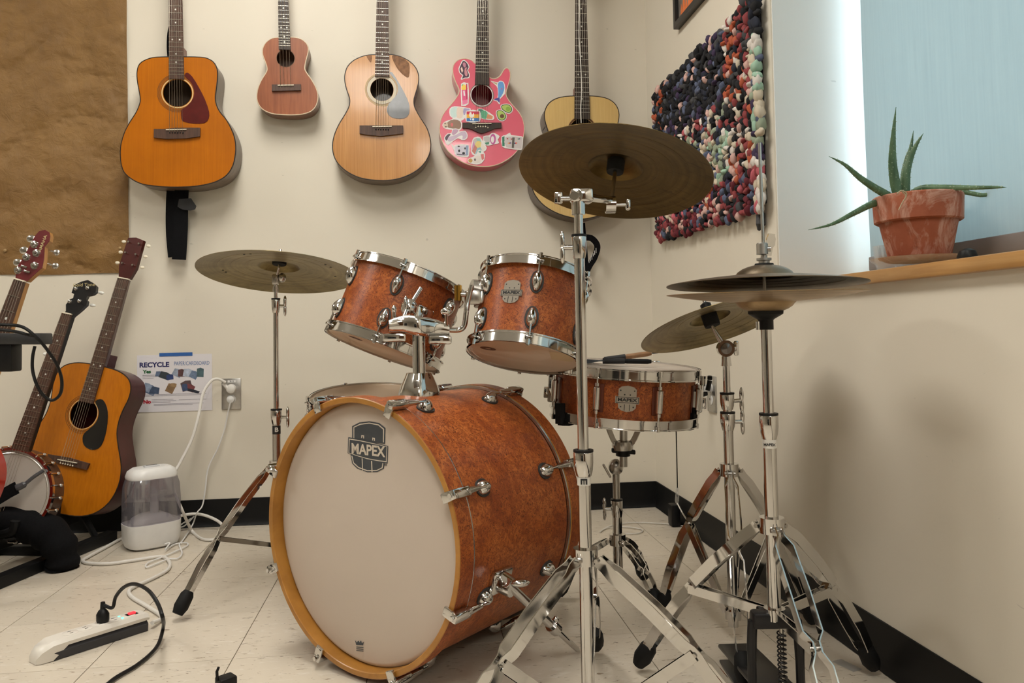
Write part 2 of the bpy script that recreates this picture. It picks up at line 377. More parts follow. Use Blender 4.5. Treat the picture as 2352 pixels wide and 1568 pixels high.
# ceiling troffers
dif = M('troffer_diffuser', (1.0, .97, .92), .5); dp = dif.node_tree.nodes['Principled BSDF']
dp.inputs['Emission Color'].default_value = (1.0, .965, .89, 1); dp.inputs['Emission Strength'].default_value = LAMP
TROFF = [(-.46, 1.80), (-3.0, 1.80), (-.26, -.55), (.32, -2.85)]
for i, (x, y) in enumerate(TROFF):
    t = thing('ceiling_light', ['lit ceiling troffer in front of the guitar wall', 'lit ceiling troffer out to the left of the drum kit', 'lit ceiling troffer just behind the viewer', 'lit ceiling troffer above the added bookcase'][i], 'ceiling light', (x, y, HC-.04), 'ceiling troffers')
    fr = [(-.32, -.62), (.32, -.62), (.32, .62), (-.32, .62)]; ho = [(-.29, -.59), (.29, -.59), (.29, .59), (-.29, .59)]
    obj('frame', MB().prism(fr, HC-.04, HC, Matrix.Translation((x, y, 0)), [ho]), alu, t)
    obj('diffuser', MB().box((x, y, HC-.012), (.58, 1.18, .01)), dif, t)
# ================================================================== things on the walls
# kraft paper, creased
kr, nt, p = _nt('kraft_paper'); v = coords(nt)
c = ramp(nt, noise(nt, v, 5, 4), [(.3, srgb(124, 90, 44)), (.7, srgb(144, 108, 58))])
c = mixc(nt, .12, c, ramp(nt, noise(nt, coords(nt, (1, 1, 3)), 14, 4, .7), [(.3, (.6, .6, .6)), (.7, (1, 1, 1))]), 'MULTIPLY')
nt.links.new(c, p.inputs['Base Color']); p.inputs['Roughness'].default_value = .6; vo = N(nt, 'ShaderNodeTexVoronoi', Scale=5.0); vo.feature = 'SMOOTH_F1'; ds = N(nt, 'ShaderNodeVectorMath'); ds.operation = 'ADD'; wn_ = N(nt, 'ShaderNodeTexNoise', Scale=3.0, Detail=4.0); nt.links.new(v, wn_.inputs['Vector']); nt.links.new(v, ds.inputs[0]); nt.links.new(wn_.outputs['Color'], ds.inputs[1]); nt.links.new(ds.outputs[0], vo.inputs['Vector']); hb = nt.nodes.new('ShaderNodeMath'); hb.operation = 'MULTIPLY_ADD'; hb.inputs[1].default_value = .25; nt.links.new(noise(nt, v, 24, 6, .7, .8), hb.inputs[0]); nt.links.new(vo.outputs['Distance'], hb.inputs[2]); bump(nt, p, hb.outputs[0], .9, .03)
from mathutils import noise as mnoise
b = MB(); nx, nz = 70, 90; vs_ = []
a1, a0 = pY(296, 628, DY-.01), pY(0, 629, DY-.01); x1, x0, z0, z1 = a1.x, -2.0, a1.z, 2.5
for j in range(nz+1):
    for i in range(nx+1):
        x = x0+(x1-x0)*i/nx; z = z0+(z1-z0)*j/nz; q = V((x*3.2, z*3.2, 1))
        h = abs(mnoise.noise(q))*.022+abs(mnoise.noise(q*2.7+V((3, 1, 0))))*.010+abs(mnoise.noise(V((x*2+z*3, z*7-x*4, 4))))*.014
        dx = -.012*(z-z0)+.004*mnoise.noise(V((0, z*3, 9))) if i == nx else 0
        dz = .006*mnoise.noise(V((x*4, 0, 2))) if j == 0 else 0
        vs_.append((x+dx, DY-.002-h*min(1, .25+2*min(i, nx-i, j)/10), z+dz))
b.add(vs_, [(j*(nx+1)+i, j*(nx+1)+i+1, (j+1)*(nx+1)+i+1, (j+1)*(nx+1)+i) for j in range(nz) for i in range(nx)])
pap = thing('kraft_paper_sheet', 'large creased brown kraft paper sheet covering the wall', 'paper', (-1.5, DY, z0))
obj('sheet', b, kr, pap, 60)
for q in ((276, 570), (12, 575)):
    c0 = pY(*q, DY-.012); obj('push_pin', MB().ell(c0, (.006, .005, .006)), M('pin_tan', srgb(170, 140, 95), .4), pap)

# framed picture on the right wall
T0, T1 = pX(1553, 68, WX-.012), pX(1625, 0, WX-.012)
fy1, fz0 = T0.y, T0.z; fy0, fz1 = fy1-.62, fz0+.46
fp = thing('picture_frame', 'black framed picture hung high above the rag rug', 'picture', (WX, (fy0+fy1)/2, fz0))
mt = axes((WX, 0, 0), V((0, -1, 0)), V((0, 0, 1)), V((-1, 0, 0)))       # local x = -Y, y = Z, z = into the room
def rect(xa, xb, ya, yb): return [(xa, ya), (xb, ya), (xb, yb), (xa, yb)]
obj('frame', MB().prism(rect(-fy1, -fy0, fz0, fz1), 0, .022, mt, [rect(-fy1+.02, -fy0-.02, fz0+.02, fz1-.02)]), M('frame_black', (.012, .012, .012), .35), fp)
obj('print', MB().prism(rect(-fy1+.018, -fy0-.018, fz0+.018, fz1-.018), .002, .008, mt), M('print_grey', srgb(120, 112, 104), .6, 0, .55, 18), fp)
orange = M('print_orange', srgb(226, 120, 62), .6, 0, .1)
for k, (yy, hh, ww) in enumerate([(.05, .05, .012), (.075, .085, .018), (.10, .06, .014), (.14, .10, .03), (.20, .05, .02)]):
    obj('flame_shape', MB().prism([(-fy1+yy-ww, fz0+.022), (-fy1+yy+ww, fz0+.022), (-fy1+yy+ww*.5, fz0+.022+hh*.6), (-fy1+yy, fz0+.022+hh), (-fy1+yy-ww*.6, fz0+.022+hh*.5)], .008, .0088, mt), orange, fp)
obj('pale_figure', MB().prism([(-fy1+x, fz0+z) for x, z in ((.13, .06), (.17, .07), (.19, .16), (.17, .26), (.12, .25), (.11, .14))], .008, .0086, mt), M('print_pale', srgb(205, 196, 186), .6), fp)

# recycling poster
PT = [pY(315, 816, DY), pY(487, 812, DY), pY(491, 940, DY), pY(316, 950, DY)]
ps = thing('recycling_poster', 'white paper recycling poster taped to the wall beside the outlet', 'poster', (PT[3]+PT[2])/2)
pu = (PT[1]-PT[0]).normalized(); pn = V((0, -1, 0)); pv = pn.cross(pu); PW, PH = (PT[1]-PT[0]).length, .212
pm = axes(PT[0]-pv*PH+pn*.001, pu, pv, pn)
obj('paper', MB().prism(rect(0, PW, 0, PH), 0, .0006, pm), M('poster_paper', srgb(226, 222, 226), .6, 0, .02, 9), ps)
def pr_(name, out, colname, col, z=.0011): return obj(name, MB().prism(out, .0006, z, pm), M(colname, col, .6, 0, .3, 60), ps)
def ptxt(s, x, y, size, col, colname, wide=1., bold=0., al='LEFT'):
    return obj('lettering', MB().text(s, size, pm @ Matrix.Translation((x, y, .0009)), wide, bold, .0004, al), M(colname, col, .6), ps, 0)
k = PW/.271
ptxt('RECYCLE', .008*k, .175, .0245, srgb(36, 34, 92), 'ink_navy', 1.06, .0009)
ptxt('PAPER/CARDBOARD', .133*k, .1775, .0205, srgb(92, 122, 170), 'ink_blue', .68, 0)
ptxt('Yes', .022*k, .150, .017, srgb(30, 92, 52), 'ink_green', 1.1, .0008)
ptxt('No', .022*k, .038, .018, srgb(186, 30, 50), 'ink_red', 1.15, .0009)
pics = [(.08, .14, .028, .020, srgb(90, 104, 130)), (.10, .134, .04, .026, srgb(52, 60, 66)), (.118, .128, .026, .02, srgb(44, 62, 110)), (.145, .143, .034, .028, srgb(150, 160, 178)), (.160, .142, .026, .028, srgb(92, 62, 62)), (.182, .142, .032, .03, srgb(176, 186, 204)),
        (.205, .134, .03, .028, srgb(110, 128, 156)), (.228, .142, .026, .034, srgb(74, 98, 104)), (.045, .084, .05, .034, srgb(96, 112, 140)), (.062, .08, .036, .026, srgb(64, 78, 104)), (.036, .092, .03, .03, srgb(140, 154, 176)), (.120, .086, .03, .034, srgb(132, 104, 74)), (.131, .098, .022, .014, srgb(152, 124, 90)),
        (.178, .094, .04, .036, srgb(86, 70, 74)), (.19, .086, .034, .026, srgb(120, 62, 66)), (.196, .076, .06, .010, srgb(40, 42, 56)), (.172, .088, .02, .026, srgb(60, 76, 110))]
for i, (x, y, a, h, c) in enumerate(pics):
    t = random.uniform(-.5, .5); q = [(x*k+dx*a/2*math.cos(t)-dy*h/2*math.sin(t), y+dx*a/2*math.sin(t)+dy*h/2*math.cos(t)) for dx, dy in ((-1, -.9), (.9, -1), (1, .8), (.1, 1.1), (-.9, .9))]
    pr_('photo_print', q, 'pic_%d' % i, c, .0009+.00002*i)
for y, xa, xb in ((.137, .02, .065), (.131, .02, .07), (.125, .02, .06), (.064, .02, .25), (.0595, .02, .24), (.045, .052, .13), (.040, .052, .14), (.035, .052, .12), (.042, .15, .25), (.028, .06, .24), (.024, .06, .2)):
    pr_('small_print', rect(xa*k, xb*k, y, y+.0014), 'ink_grey', srgb(150, 146, 156))
tq = [pY(*q, DY-.0022) for q in ((366, 812), (442, 812), (442, 820), (366, 822))]
obj('tape', MB().prism(rect((tq[3]-PT[0]).dot(pu), (tq[1]-PT[0]).dot(pu), PH-.006, PH+.007), .0007, .0016, pm), M('blue_tape', srgb(44, 96, 168), .6, 0, .1, 90), ps)

# wall outlets
def outlet(label, mtx, wd, hg):
    t = thing('wall_outlet', label, 'outlet', mtx @ V((0, -hg/2, 0)), 'wall outlets')
    obj('cover_plate', MB().rbox((0, 0, .003), (wd, hg, .006), .002, mtx), steel, t)
    for s in (-1, 1):
        r = obj('receptacle', MB().lathe([(.0165, .002), (.0165, .0075), (.015, .0085), (0, .0085)], 24, mtx @ Matrix.Translation((0, s*.0195, 0))), white_p, t)
        for dx in (-.006, .006): obj('slot', MB().box((dx, s*.0195+.003, .0086), (.0016, .007, .0008), mtx), black, r)
    obj('screw', MB().lathe([(.003, .005), (.003, .0068), (0, .0072)], 12, mtx), steel, t)
    lb = obj('label_tape', MB().box((.002, hg/2-.011, .0064), (.03, .009, .0006), mtx), white_p, t)
    obj('lettering', MB().text('32-12', .007, mtx @ Matrix.Translation((.002, hg/2-.011, .0069)), 1, .0001), M('ink_dark', (.05, .05, .05), .6), lb, 0)
    return t
OL = (pY(511, 870, DY)+pY(553, 938, DY))/2
mo = axes((OL.x, DY, OL.z), V((1, 0, 0)), V((0, 0, 1)), V((0, -1, 0)))
outlet('steel wall outlet with white plugs between poster and cymbal stand', mo, .0705, .116)
OR = (pX(1628, 865, WX)+pX(1646, 945, WX))/2
mr_ = axes((WX, OR.y, OR.z), V((0, -1, 0)), V((0, 0, 1)), V((-1, 0, 0)))
outlet('steel wall outlet near the corner, just beyond the snare drum', mr_, .072, .116)
# adapter in the right outlet
ad_ = thing('power_adapter', 'black and white plug adapter in the outlet beyond the snare drum', 'adapter', mr_ @ V((0, .01, .01)))
obj('body', MB().rbox((0, .020, .028), (.03, .024, .038), .004, mr_), M('adapter_grey', (.55, .55, .54), .4), ad_)
obj('arm', MB().tube([mr_ @ V((-.004, .004, .02)), mr_ @ V((0, -.002, .05)), mr_ @ V((.01, -.012, .085))], [.010, .010, .008], 10), black, ad_)

# ---------------------------------------------------------------- rag rug on the right wall
pal = {'k': (24, 24, 28), 'n': (34, 38, 52), 'g': (70, 70, 72), 'b': (88, 96, 120), 'p': (208, 170, 160), 'r': (146, 66, 68), 'm': (104, 36, 46), 'o': (178, 88, 58), 's': (150, 160, 138), 'c': (206, 192, 170), 'w': (222, 214, 206), 't': (160, 192, 170), 'v': (62, 48, 78), 'l': (196, 100, 110)}
rm = {c: M('rag_'+c, srgb(*x), .9, 0, .35, 90, .5, 500) for c, x in pal.items()}
RY0, RY1, RZ0, RZ1 = 1.995, 2.93, 1.02, 1.605
NC, NR = 40, 29
def knotmesh(c, sd):                        # a bunched strip of cloth: folds run along its length
    b = MB().ell((0, 0, 0), (1, 1, 1), None, 12, 8)
    for v in b.v:
        a = math.atan2(v.y, v.x); q = 1+.13*math.sin(4*a+sd*2.1+v.z*1.2)+.22*mnoise.noise(v*1.5+V((sd*3.1, 0, 0)))
        k = 1-.25*abs(v.z)**3; v.x *= q*k; v.y *= q*k; v.z *= 1+.15*mnoise.noise(v*2+V((0, sd, 0)))
        v.y += (.35 if sd % 2 else -.35)*v.z*abs(v.z)
    me = bpy.data.meshes.new('knot'); me.from_pydata(b.v, [], b.f); me.shade_smooth(); me.materials.append(rm[c]); return me
kmesh = {(c, s): knotmesh(c, s) for c in pal for s in range(4)}
rug = thing('rag_rug', 'multicoloured knotted rag rug hanging on the side wall by the window', 'rug', (WX-.004, (RY0+RY1)/2, RZ0))
obj('backing', MB().box((WX-.006, (RY0+RY1)/2+.005, (RZ0+RZ1)/2+.0), (.008, RY1-RY0-.05, RZ1-RZ0-.05)), rm['k'], rug)
def zone(u, v_):                             # u 0 window side .. 1 corner side, v_ 0 bottom .. 1 top
    if u < .055: return random.choice('nk' if v_ > .82 else 'cwwtbc' if v_ > .55 else 'ttsbvc' if v_ > .25 else 'cwrll')
    if v_ < .10: return random.choice('rmmrgkkmbp')
    if v_ < .2: return random.choice('rmmocpnkbvkl')
    if u < .14: return random.choice('rorwkprkcg') if v_ < .8 else random.choice('rgkrk')
    if u < .26: return random.choice('ownkrtpcokk') if v_ < .55 else random.choice('okrgkpnow')
    if v_ > .62: return random.choice('kkknnbgvkkkkp') if u < .8 else random.choice('kkgkobp')
    if v_ > .46: return random.choice('kcspnbrkw') if u < .6 else random.choice('rlpkkowb')
    if u > .8: return random.choice('kplrwkvb')
    return random.choice('cscsnbkpckgtbsk')
items = []
for i in range(NC):
    for j in range(NR):
        u, v_ = (i+.5)/NC, (j+.5)/NR
        y = RY0+(RY1-RY0)*u + random.uniform(-.006, .006); sag = .045*(1-v_)*u*u + .012*math.sin(u*17)*(v_ > .9)
        z = RZ0+(RZ1-RZ0)*v_ + sag*.6 + (.5 if i % 2 else 0)*.012 + random.uniform(-.005, .005) + (.012 if v_ > .93 else 0)*random.random()
        items.append((u, v_, y, z, zone(u, v_)))
items.sort(key=lambda q: q[2])               # nearest first
rest = {}
for n_, (u, v_, y, z, c) in enumerate(items):
    edge = u < .055
    sx = random.uniform(.010, .015); sy = random.uniform(.0085, .0125)*(1.35 if edge else 1); sz = random.uniform(.0125, .0195)*(1.3 if edge else 1)
    if random.random() < .22: sy, sz = sz*.9, sy*.8
    me = kmesh[(c, random.randrange(4))]; rot = random.uniform(-.45, .45)
    mtx = Matrix.Translation((WX-.021-random.uniform(0, .007), y, z)) @ Matrix.Rotation(rot, 4, 'X') @ Matrix.Diagonal((sx, sy, sz, 1))
    if n_ < 300:
        o = bpy.data.objects.new('knot', me); COL.objects.link(o); o.parent = rug; o.matrix_local = Matrix.Translation(-wpos(rug)) @ mtx
    else: rest.setdefault(c, []).append((me, mtx))
b = MB(); mats = []; fm = []
for c, l in rest.items():
    mats.append(rm[c])
    for me, mtx in l:
        b.add([v.co for v in me.vertices], [tuple(p.vertices) for p in me.polygons], mtx); fm += [len(mats)-1]*len(me.polygons)
o = obj('far_knots', b, mats[0], rug, 80); o['kind'] = 'stuff'
for q in mats[1:]: o.data.materials.append(q)
o.data.polygons.foreach_set('material_index', fm)
obj('tassel', MB().tube([(WX-.012, RY0+.05, RZ0-.0), (WX-.014, RY0+.045, RZ0-.03), (WX-.016, RY0+.055, RZ0-.045)], [.012, .014, .004], 8), rm['g'], rug)
# ================================================================== string instruments
def circ2(a, b, r, n=40, r2=None): return [(a+r*math.cos(2*math.pi*k/n), b+(r2 or r)*math.sin(2*math.pi*k/n)) for k in range(n)]
rosew = wood('rosewood', srgb(62, 40, 30), srgb(96, 66, 50), (90, 90, 6), .5, 0)
ebony = wood('dark_fretboard', srgb(40, 28, 22), srgb(62, 46, 36), (90, 90, 6), .5, 0)
fretm = M('fret_wire', (.62, .58, .5), .3, 1.0)
def guitar(name, label, cat, fm, out, depth, top, side, hole, fb, saddle, scale, bridge, nstr=6, bind=None, fbm=None, ros=(), pick=None, pickm=None, bridgem=None, pins='ivory', frets=20, head=True, headm=None, dots=True, group=None, base=None, closed_hole=True, neckm=None, pegm=None, hw=.036, hl=.17, woundz=.0):
    """fm: frame on the top plate (x right, y along the neck, z outward). fb: ((aL,aR,b) lower end, (aL,aR,b) upper row)"""
    t = thing(name, label, cat, base if base is not None else fm @ V((sum(p[0] for p in out)/len(out), min(p[1] for p in out), -depth/2)), group)
    hc = circ2(*hole[:2], hole[2], 40, hole[3] if len(hole) > 3 else None)
    sb = obj('soundboard', MB().prism(out, -.003, 0, fm, [hc]), top, t, 30)
    n = len(out); b = MB(); b.add([(p[0], p[1], -.002) for p in out]+[(p[0], p[1], -depth) for p in out], [(i, (i+1) % n, n+(i+1) % n, n+i) for i in range(n)], fm)
    obj('side', b, side, t, 60); obj('back_plate', MB().prism(out, -depth-.001, -depth+.002, fm), side, t, 30)
    if bind:
        obj('binding', MB().tube([(p[0], p[1], -.0012) for p in out], .0022, 6, True, fm), bind, t)
    for r0, r1, m_ in ros:
        obj('rosette', MB().prism(circ2(*hole[:2], r1), 0, .0005, fm, [circ2(*hole[:2], r0)]), m_, sb)
    if pick: obj('pickguard', MB().prism(pick, 0, .0016, fm), pickm, t, 30)
    (l0, r0, b0), (l1, r1, b1) = fb
    def edge(b_): k = (b_-b0)/(b1-b0); return l0+(l1-l0)*k, r0+(r1-r0)*k
    sA, sB = saddle; nut = sB+scale; nl, nr = edge(nut); fbm = fbm or rosew
    body_top = max(p[1] for p in out if abs(p[0]-(l0+r0)/2) < .06)
    jl, jr = edge(body_top-.005)
    nk = obj('neck', MB().add([(jl+.002, body_top-.01, .002), (jr-.002, body_top-.01, .002), (nr-.001, nut, .002), (nl+.001, nut, .002),
                          (jl+.010, body_top-.01, -.030), (jr-.010, body_top-.01, -.030), (nr-.007, nut, -.018), (nl+.007, nut, -.018)],
                         [(0, 1, 2, 3), (7, 6, 5, 4), (0, 4, 5, 1), (1, 5, 6, 2), (2, 6, 7, 3), (3, 7, 4, 0)], fm), neckm or side, t, 20)
    obj('heel', MB().prism([(jl+.008, body_top-.004), (jr-.008, body_top-.004), (jr-.010, body_top+.045), (jl+.010, body_top+.045)], -min(depth*.85, .07), 0, fm), neckm or side, t, 30)
    fbo = obj('fretboard', MB().prism([(l0, b0), (r0, b0), (nr, nut), (nl, nut)], .001, .0068, fm), fbm, t, 20)
    for k in range(1, frets+1):
        fb_ = nut-scale*(1-2**(-k/12))
        if fb_ < b0+.003: break
        a, c = edge(fb_); obj('fret', MB().box(((a+c)/2, fb_, .0073), (c-a-.001, .0016, .0014), fm), fretm, t)
        if dots and k in (3, 5, 7, 9, 12, 15, 17):
            f2 = nut-scale*(1-2**(-(k-1)/12)); mid = (fb_+f2)/2; a, c = edge(mid); q = (a+c)/2
            for x in ((q-(c-a)*.26, q+(c-a)*.26) if k == 12 else (q,)): obj('inlay', MB().lathe([(.003, .0066), (.003, .0071), (0, .0071)], 12, fm @ Matrix.Translation((x, mid, 0))), pearl, t)
    br = obj('bridge', MB().prism(bridge, 0, .009, fm), bridgem or rosew, t, 30)
    obj('saddle', MB().box((sA, sB, .0105), ((r0-l0)*1.35, .003, .005), fm @ Matrix.Translation((sA, sB, 0)) @ Matrix.Rotation(.035, 4, 'Z') @ Matrix.Translation((-sA, -sB, 0))), ivory, br)
    sp = (r0-l0)*.86/(nstr-1); sp1 = (nr-nl)*.8/(nstr-1)
    for i in range(nstr):
        x = sA+(i-(nstr-1)/2)*sp; x1 = (nl+nr)/2+(i-(nstr-1)/2)*sp1
        if pins: obj('bridge_pin', MB().ell((x, sB-.011-(.004 if pins == 'arc' and i in (0, nstr-1) else 0), .0095), (.0028, .0028, .003), fm, 10, 6), {'ivory': ivory, 'arc': ivory, 'dark': black}[pins], br)
        r_ = [.0006, .00055, .0005, .00045, .0003, .00025][min(5, i)] + .0001
        obj('string', MB().tube([(x, sB-.010, .009), (x, sB, .0135), (x1, nut, .0105)], r_, 5, False, fm), gold_str, t)
    obj('nut', MB().box(((nl+nr)/2, nut+.002, .0055), (nr-nl, .004, .009), fm), ivory, t)
    if head:
        c = (nl+nr)/2
        ho = head if isinstance(head, list) else [(nl, nut+.004), (nr, nut+.004), (c+hw, nut+.045), (c+hw*.92, nut+hl), (c, nut+hl+.006), (c-hw*.92, nut+hl), (c-hw, nut+.045)]
        hs = obj('headstock', MB().prism(ho, -.014, .002, fm), headm or side, t, 30)
        if not isinstance(head, list):
            for s in (-1, 1):
                for q in range(nstr//2):
                    yb = nut+.055+q*(hl-.07)/max(1, nstr//2-1)
                    pg = obj('tuning_peg', MB().tube([(c+s*hw*.62, yb, -.006), (c+s*hw*.62, yb, .010)], .0035, 10, False, fm), chrome, hs)
                    obj('peg_button', MB().ell((c+s*(hw+.016), yb, -.008), (.009, .006, .0035), fm, 10, 6), pegm or ivory, hs)
    return t
def tracer(fm):
    inv = fm.inverted(); o = fm.translation; n = V((fm[0][2], fm[1][2], fm[2][2]))
    def f(x, y): q = inv @ pP(x, y, o, n); return (q.x, q.y)
    return f
def wallframe(x, y, Yf): o = pY(x, y, Yf); return axes(o, V((1, 0, 0)), V((0, 0, 1)), V((0, -1, 0)))
def trace(f, pts, ox, oy, s, n=3):
    q = [f(ox+x/s, oy+y/s) for x, y in pts]; sp = spline([(a, b, 0) for a, b in q], n, True); return [(p.x, p.y) for p in sp]
def poly(f, pts, ox, oy, s): return [f(ox+x/s, oy+y/s) for x, y in pts]
binding_k = M('binding_dark', srgb(40, 30, 24), .4); binding_c = M('binding_cream', srgb(214, 196, 168), .4)
ring_l = M('rosette_pale', srgb(214, 190, 140), .4); ring_d = M('rosette_dark', srgb(96, 60, 24), .4)
mahog = wood('mahogany', srgb(104, 52, 30), srgb(134, 72, 44), (50, 50, 3), .4, .2)
sidew = wood('grey_brown_side', srgb(96, 78, 64), srgb(120, 100, 84), (40, 40, 4), .4, .25)

# 1 amber dreadnought with strap
fm = wallframe(411, 213, DY-.118); f = tracer(fm); S = (240, 0, 2.529)
out = trace(f, [(420, 330), (300, 332), (245, 345), (205, 370), (190, 410), (190, 460), (200, 520), (208, 570), (205, 600), (185, 650), (150, 705), (120, 760), (100, 820), (92, 880), (97, 950), (115, 1000), (160, 1040), (220, 1068), (300, 1080), (370, 1085), (450, 1085), (530, 1080), (600, 1068), (660, 1048), (710, 1015), (745, 960), (760, 890), (760, 830), (745, 770), (710, 700), (670, 650), (650, 610), (643, 570), (648, 520), (655, 460), (655, 410), (640, 370), (610, 345), (560, 332)], *S)
e = lambda x0, x1, y: (*[f(S[0]+x/S[2], S[1]+y/S[2])[0] for x in (x0, x1)], f(S[0]+x0/S[2], S[1]+y/S[2])[1])
h = f(S[0]+424/S[2], 540/S[2]); hr = .0505
gw = [(hr+.002, hr+.0055, ring_l), (hr+.008, hr+.0095, ring_d), (hr+.012, hr+.0135, ring_d), (hr+.0155, hr+.017, ring_d), (hr+.019, hr+.0205, ring_d)]
amber = wood('amber_spruce', srgb(178, 98, 2), srgb(190, 108, 4), (160, 160, 2.5), .4, .06, blot=.2); amber.node_tree.nodes['Principled BSDF'].inputs['Specular IOR Level'].default_value = .25
sd = f(S[0]+422/S[2], 757/S[2])
g1 = guitar('acoustic_guitar', 'amber acoustic guitar with dark red pickguard hanging beside the kraft paper', 'guitar', fm, out, .108, amber, sidew, (*h, hr), (e(377, 465, 460), e(377, 454, 0)), sd, .648,
       poly(f, [(291, 752), (350, 752), (420, 745), (558, 745), (558, 795), (480, 806), (370, 810), (291, 802)], *S), 6, binding_k, rosew, gw,
       trace(f, [(466, 440), (480, 422), (510, 445), (550, 510), (585, 580), (608, 650), (605, 690), (580, 715), (520, 718), (465, 708), (447, 690), (447, 640), (470, 625), (505, 590), (522, 545), (515, 500), (495, 470)], *S, 2), M('pickguard_red', srgb(86, 26, 24), .25, 0, .15, 30), None, 'dark', group='guitars hung along the wall', neckm=mahog)
def ribbon(name, px, Yf, wd, mat, parent, th=.003, side=V((0, 1, 0))):
    pts = spline([pY(x, y, Yf[i] if isinstance(Yf, list) else Yf) for i, (x, y) in enumerate(px)], 8); return obj(name, MB().strip(pts, side, wd, th), mat, parent, 40)
st = thing('guitar_strap', 'black guitar strap dangling below the amber acoustic guitar', 'strap', pY(407, 597, 3.04))
ribbon('webbing', [(397, 420), (394, 470), (394, 530), (399, 590)], 3.066, .040, fabric_k, st)
ribbon('webbing', [(418, 425), (416, 470), (415, 530), (411, 596)], 3.052, .050, fabric_k, st)
obj('leather_end', MB().prism(poly(f, [(405, 1140), (475, 1135), (505, 1180), (498, 1200), (470, 1207), (420, 1200), (396, 1185)], *S), -.066, -.058, fm), M('strap_leather', (.02, .02, .022), .5, 0, .2), st)
st2 = thing('strap_buckle', 'black strap end tied beside the neck of the amber guitar', 'strap', pY(386, 125, 3.02))
ribbon('webbing', [(392, 60), (388, 80), (387, 110), (389, 135)], 3.05, .012, fabric_k, st2); obj('clip', MB().prism(poly(f, [(378, 150), (362, 175), (352, 200), (362, 230), (378, 235)], *S), -.060, -.046, fm), black, st2)

# 2 ukulele
fm = wallframe(655, 135, DY-.078); f = tracer(fm)
out = trace(f, [(1050, 217), (1015, 217), (975, 222), (940, 245), (920, 280), (920, 320), (935, 360), (945, 395), (940, 420), (915, 460), (893, 510), (885, 560), (893, 600), (920, 635), (970, 658), (1030, 665), (1090, 667), (1150, 662), (1200, 645), (1230, 610), (1240, 560), (1228, 510), (1200, 460), (1172, 420), (1163, 395), (1170, 350), (1183, 300), (1180, 265), (1155, 235), (1120, 220), (1085, 216)], *S)
h = f(S[0]+1052/S[2], 338/S[2]); sd = f(S[0]+1056/S[2], 500/S[2])
ukew = wood('uke_mahogany', srgb(140, 76, 44), srgb(166, 96, 58), (60, 60, 3), .35, .3)
guitar('ukulele', 'small brown ukulele with white binding hanging on the wall', 'ukulele', fm, out, .070, ukew, wood('uke_side', srgb(120, 84, 66), srgb(142, 104, 84), (40, 40, 4), .4, .2), (*h, .0325), (e(1014, 1083, 290), e(1010, 1068, 0)), sd, .43,
       poly(f, [(975, 495), (1142, 493), (1142, 528), (975, 532)], *S), 4, binding_c, ebony, [(.0325, .0345, ring_d)], None, None, rosew, None, 18, hw=.028, hl=.11, neckm=mahog)

# 3 natural worn acoustic
fm = wallframe(877, 205, DY-.112); f = tracer(fm); S = (740, 0, 3.484)
out = trace(f, [(480, 437), (425, 437), (370, 440), (310, 455), (250, 485), (205, 530), (183, 590), (182, 650), (195, 710), (215, 770), (222, 810), (212, 860), (180, 920), (140, 985), (105, 1060), (85, 1140), (88, 1220), (115, 1290), (170, 1350), (240, 1395), (320, 1425), (420, 1440), (520, 1442), (620, 1425), (710, 1390), (790, 1335), (845, 1260), (868, 1180), (862, 1100), (835, 1020), (790, 950), (755, 890), (735, 840), (735, 790), (752, 730), (770, 660), (770, 600), (750, 545), (705, 495), (640, 458), (580, 440), (535, 436)], *S)
h = f(S[0]+478/S[2], 717/S[2]); sd = f(S[0]+480/S[2], 1018/S[2]); hr = .0435
natural = wood('natural_spruce', srgb(184, 124, 62), srgb(206, 148, 82), (150, 150, 2.2), .24, .32, blot=.18)
guitar('acoustic_guitar', 'glossy natural wood acoustic guitar with worn top and grey pickguard', 'guitar', fm, out, .102, natural, sidew, (*h, hr), (e(423, 537, 615), e(437, 530, 0)), sd, .64,
       poly(f, [(300, 1008), (648, 1008), (648, 1072), (580, 1080), (470, 1093), (370, 1083), (300, 1072)], *S), 6, binding_k, rosew,
       [(hr+.001, hr+.012, M('rosette_silver', srgb(206, 194, 170), .3)), (hr+.0125, hr+.0135, ring_d), (hr+.0145, hr+.020, M('rosette_tan', srgb(190, 164, 120), .4))],
       trace(f, [(540, 585), (560, 580), (600, 640), (640, 710), (680, 790), (698, 850), (695, 910), (670, 940), (620, 950), (560, 940), (525, 910), (517, 870), (535, 830), (570, 790), (600, 750), (606, 700), (590, 650)], *S, 2), M('pickguard_grey', srgb(84, 86, 90), .2, 0, .3, 14, coat=.2), None, 'dark', group='guitars hung along the wall', neckm=mahog)
# varnish lifted off around the neck end
worn = M('worn_varnish', srgb(136, 96, 66), .7, 0, .4, 60)
o = bpy.data.objects['acoustic_guitar.001']
for q in ([(355, 447), (395, 440), (398, 470), (388, 500), (372, 480)], [(560, 445), (620, 450), (690, 500), (700, 560), (690, 620), (650, 600), (610, 560), (575, 500)]):
    obj('varnish_patch', MB().prism(trace(f, q, *S, 3), 0, .0004, fm), worn, o, 30)

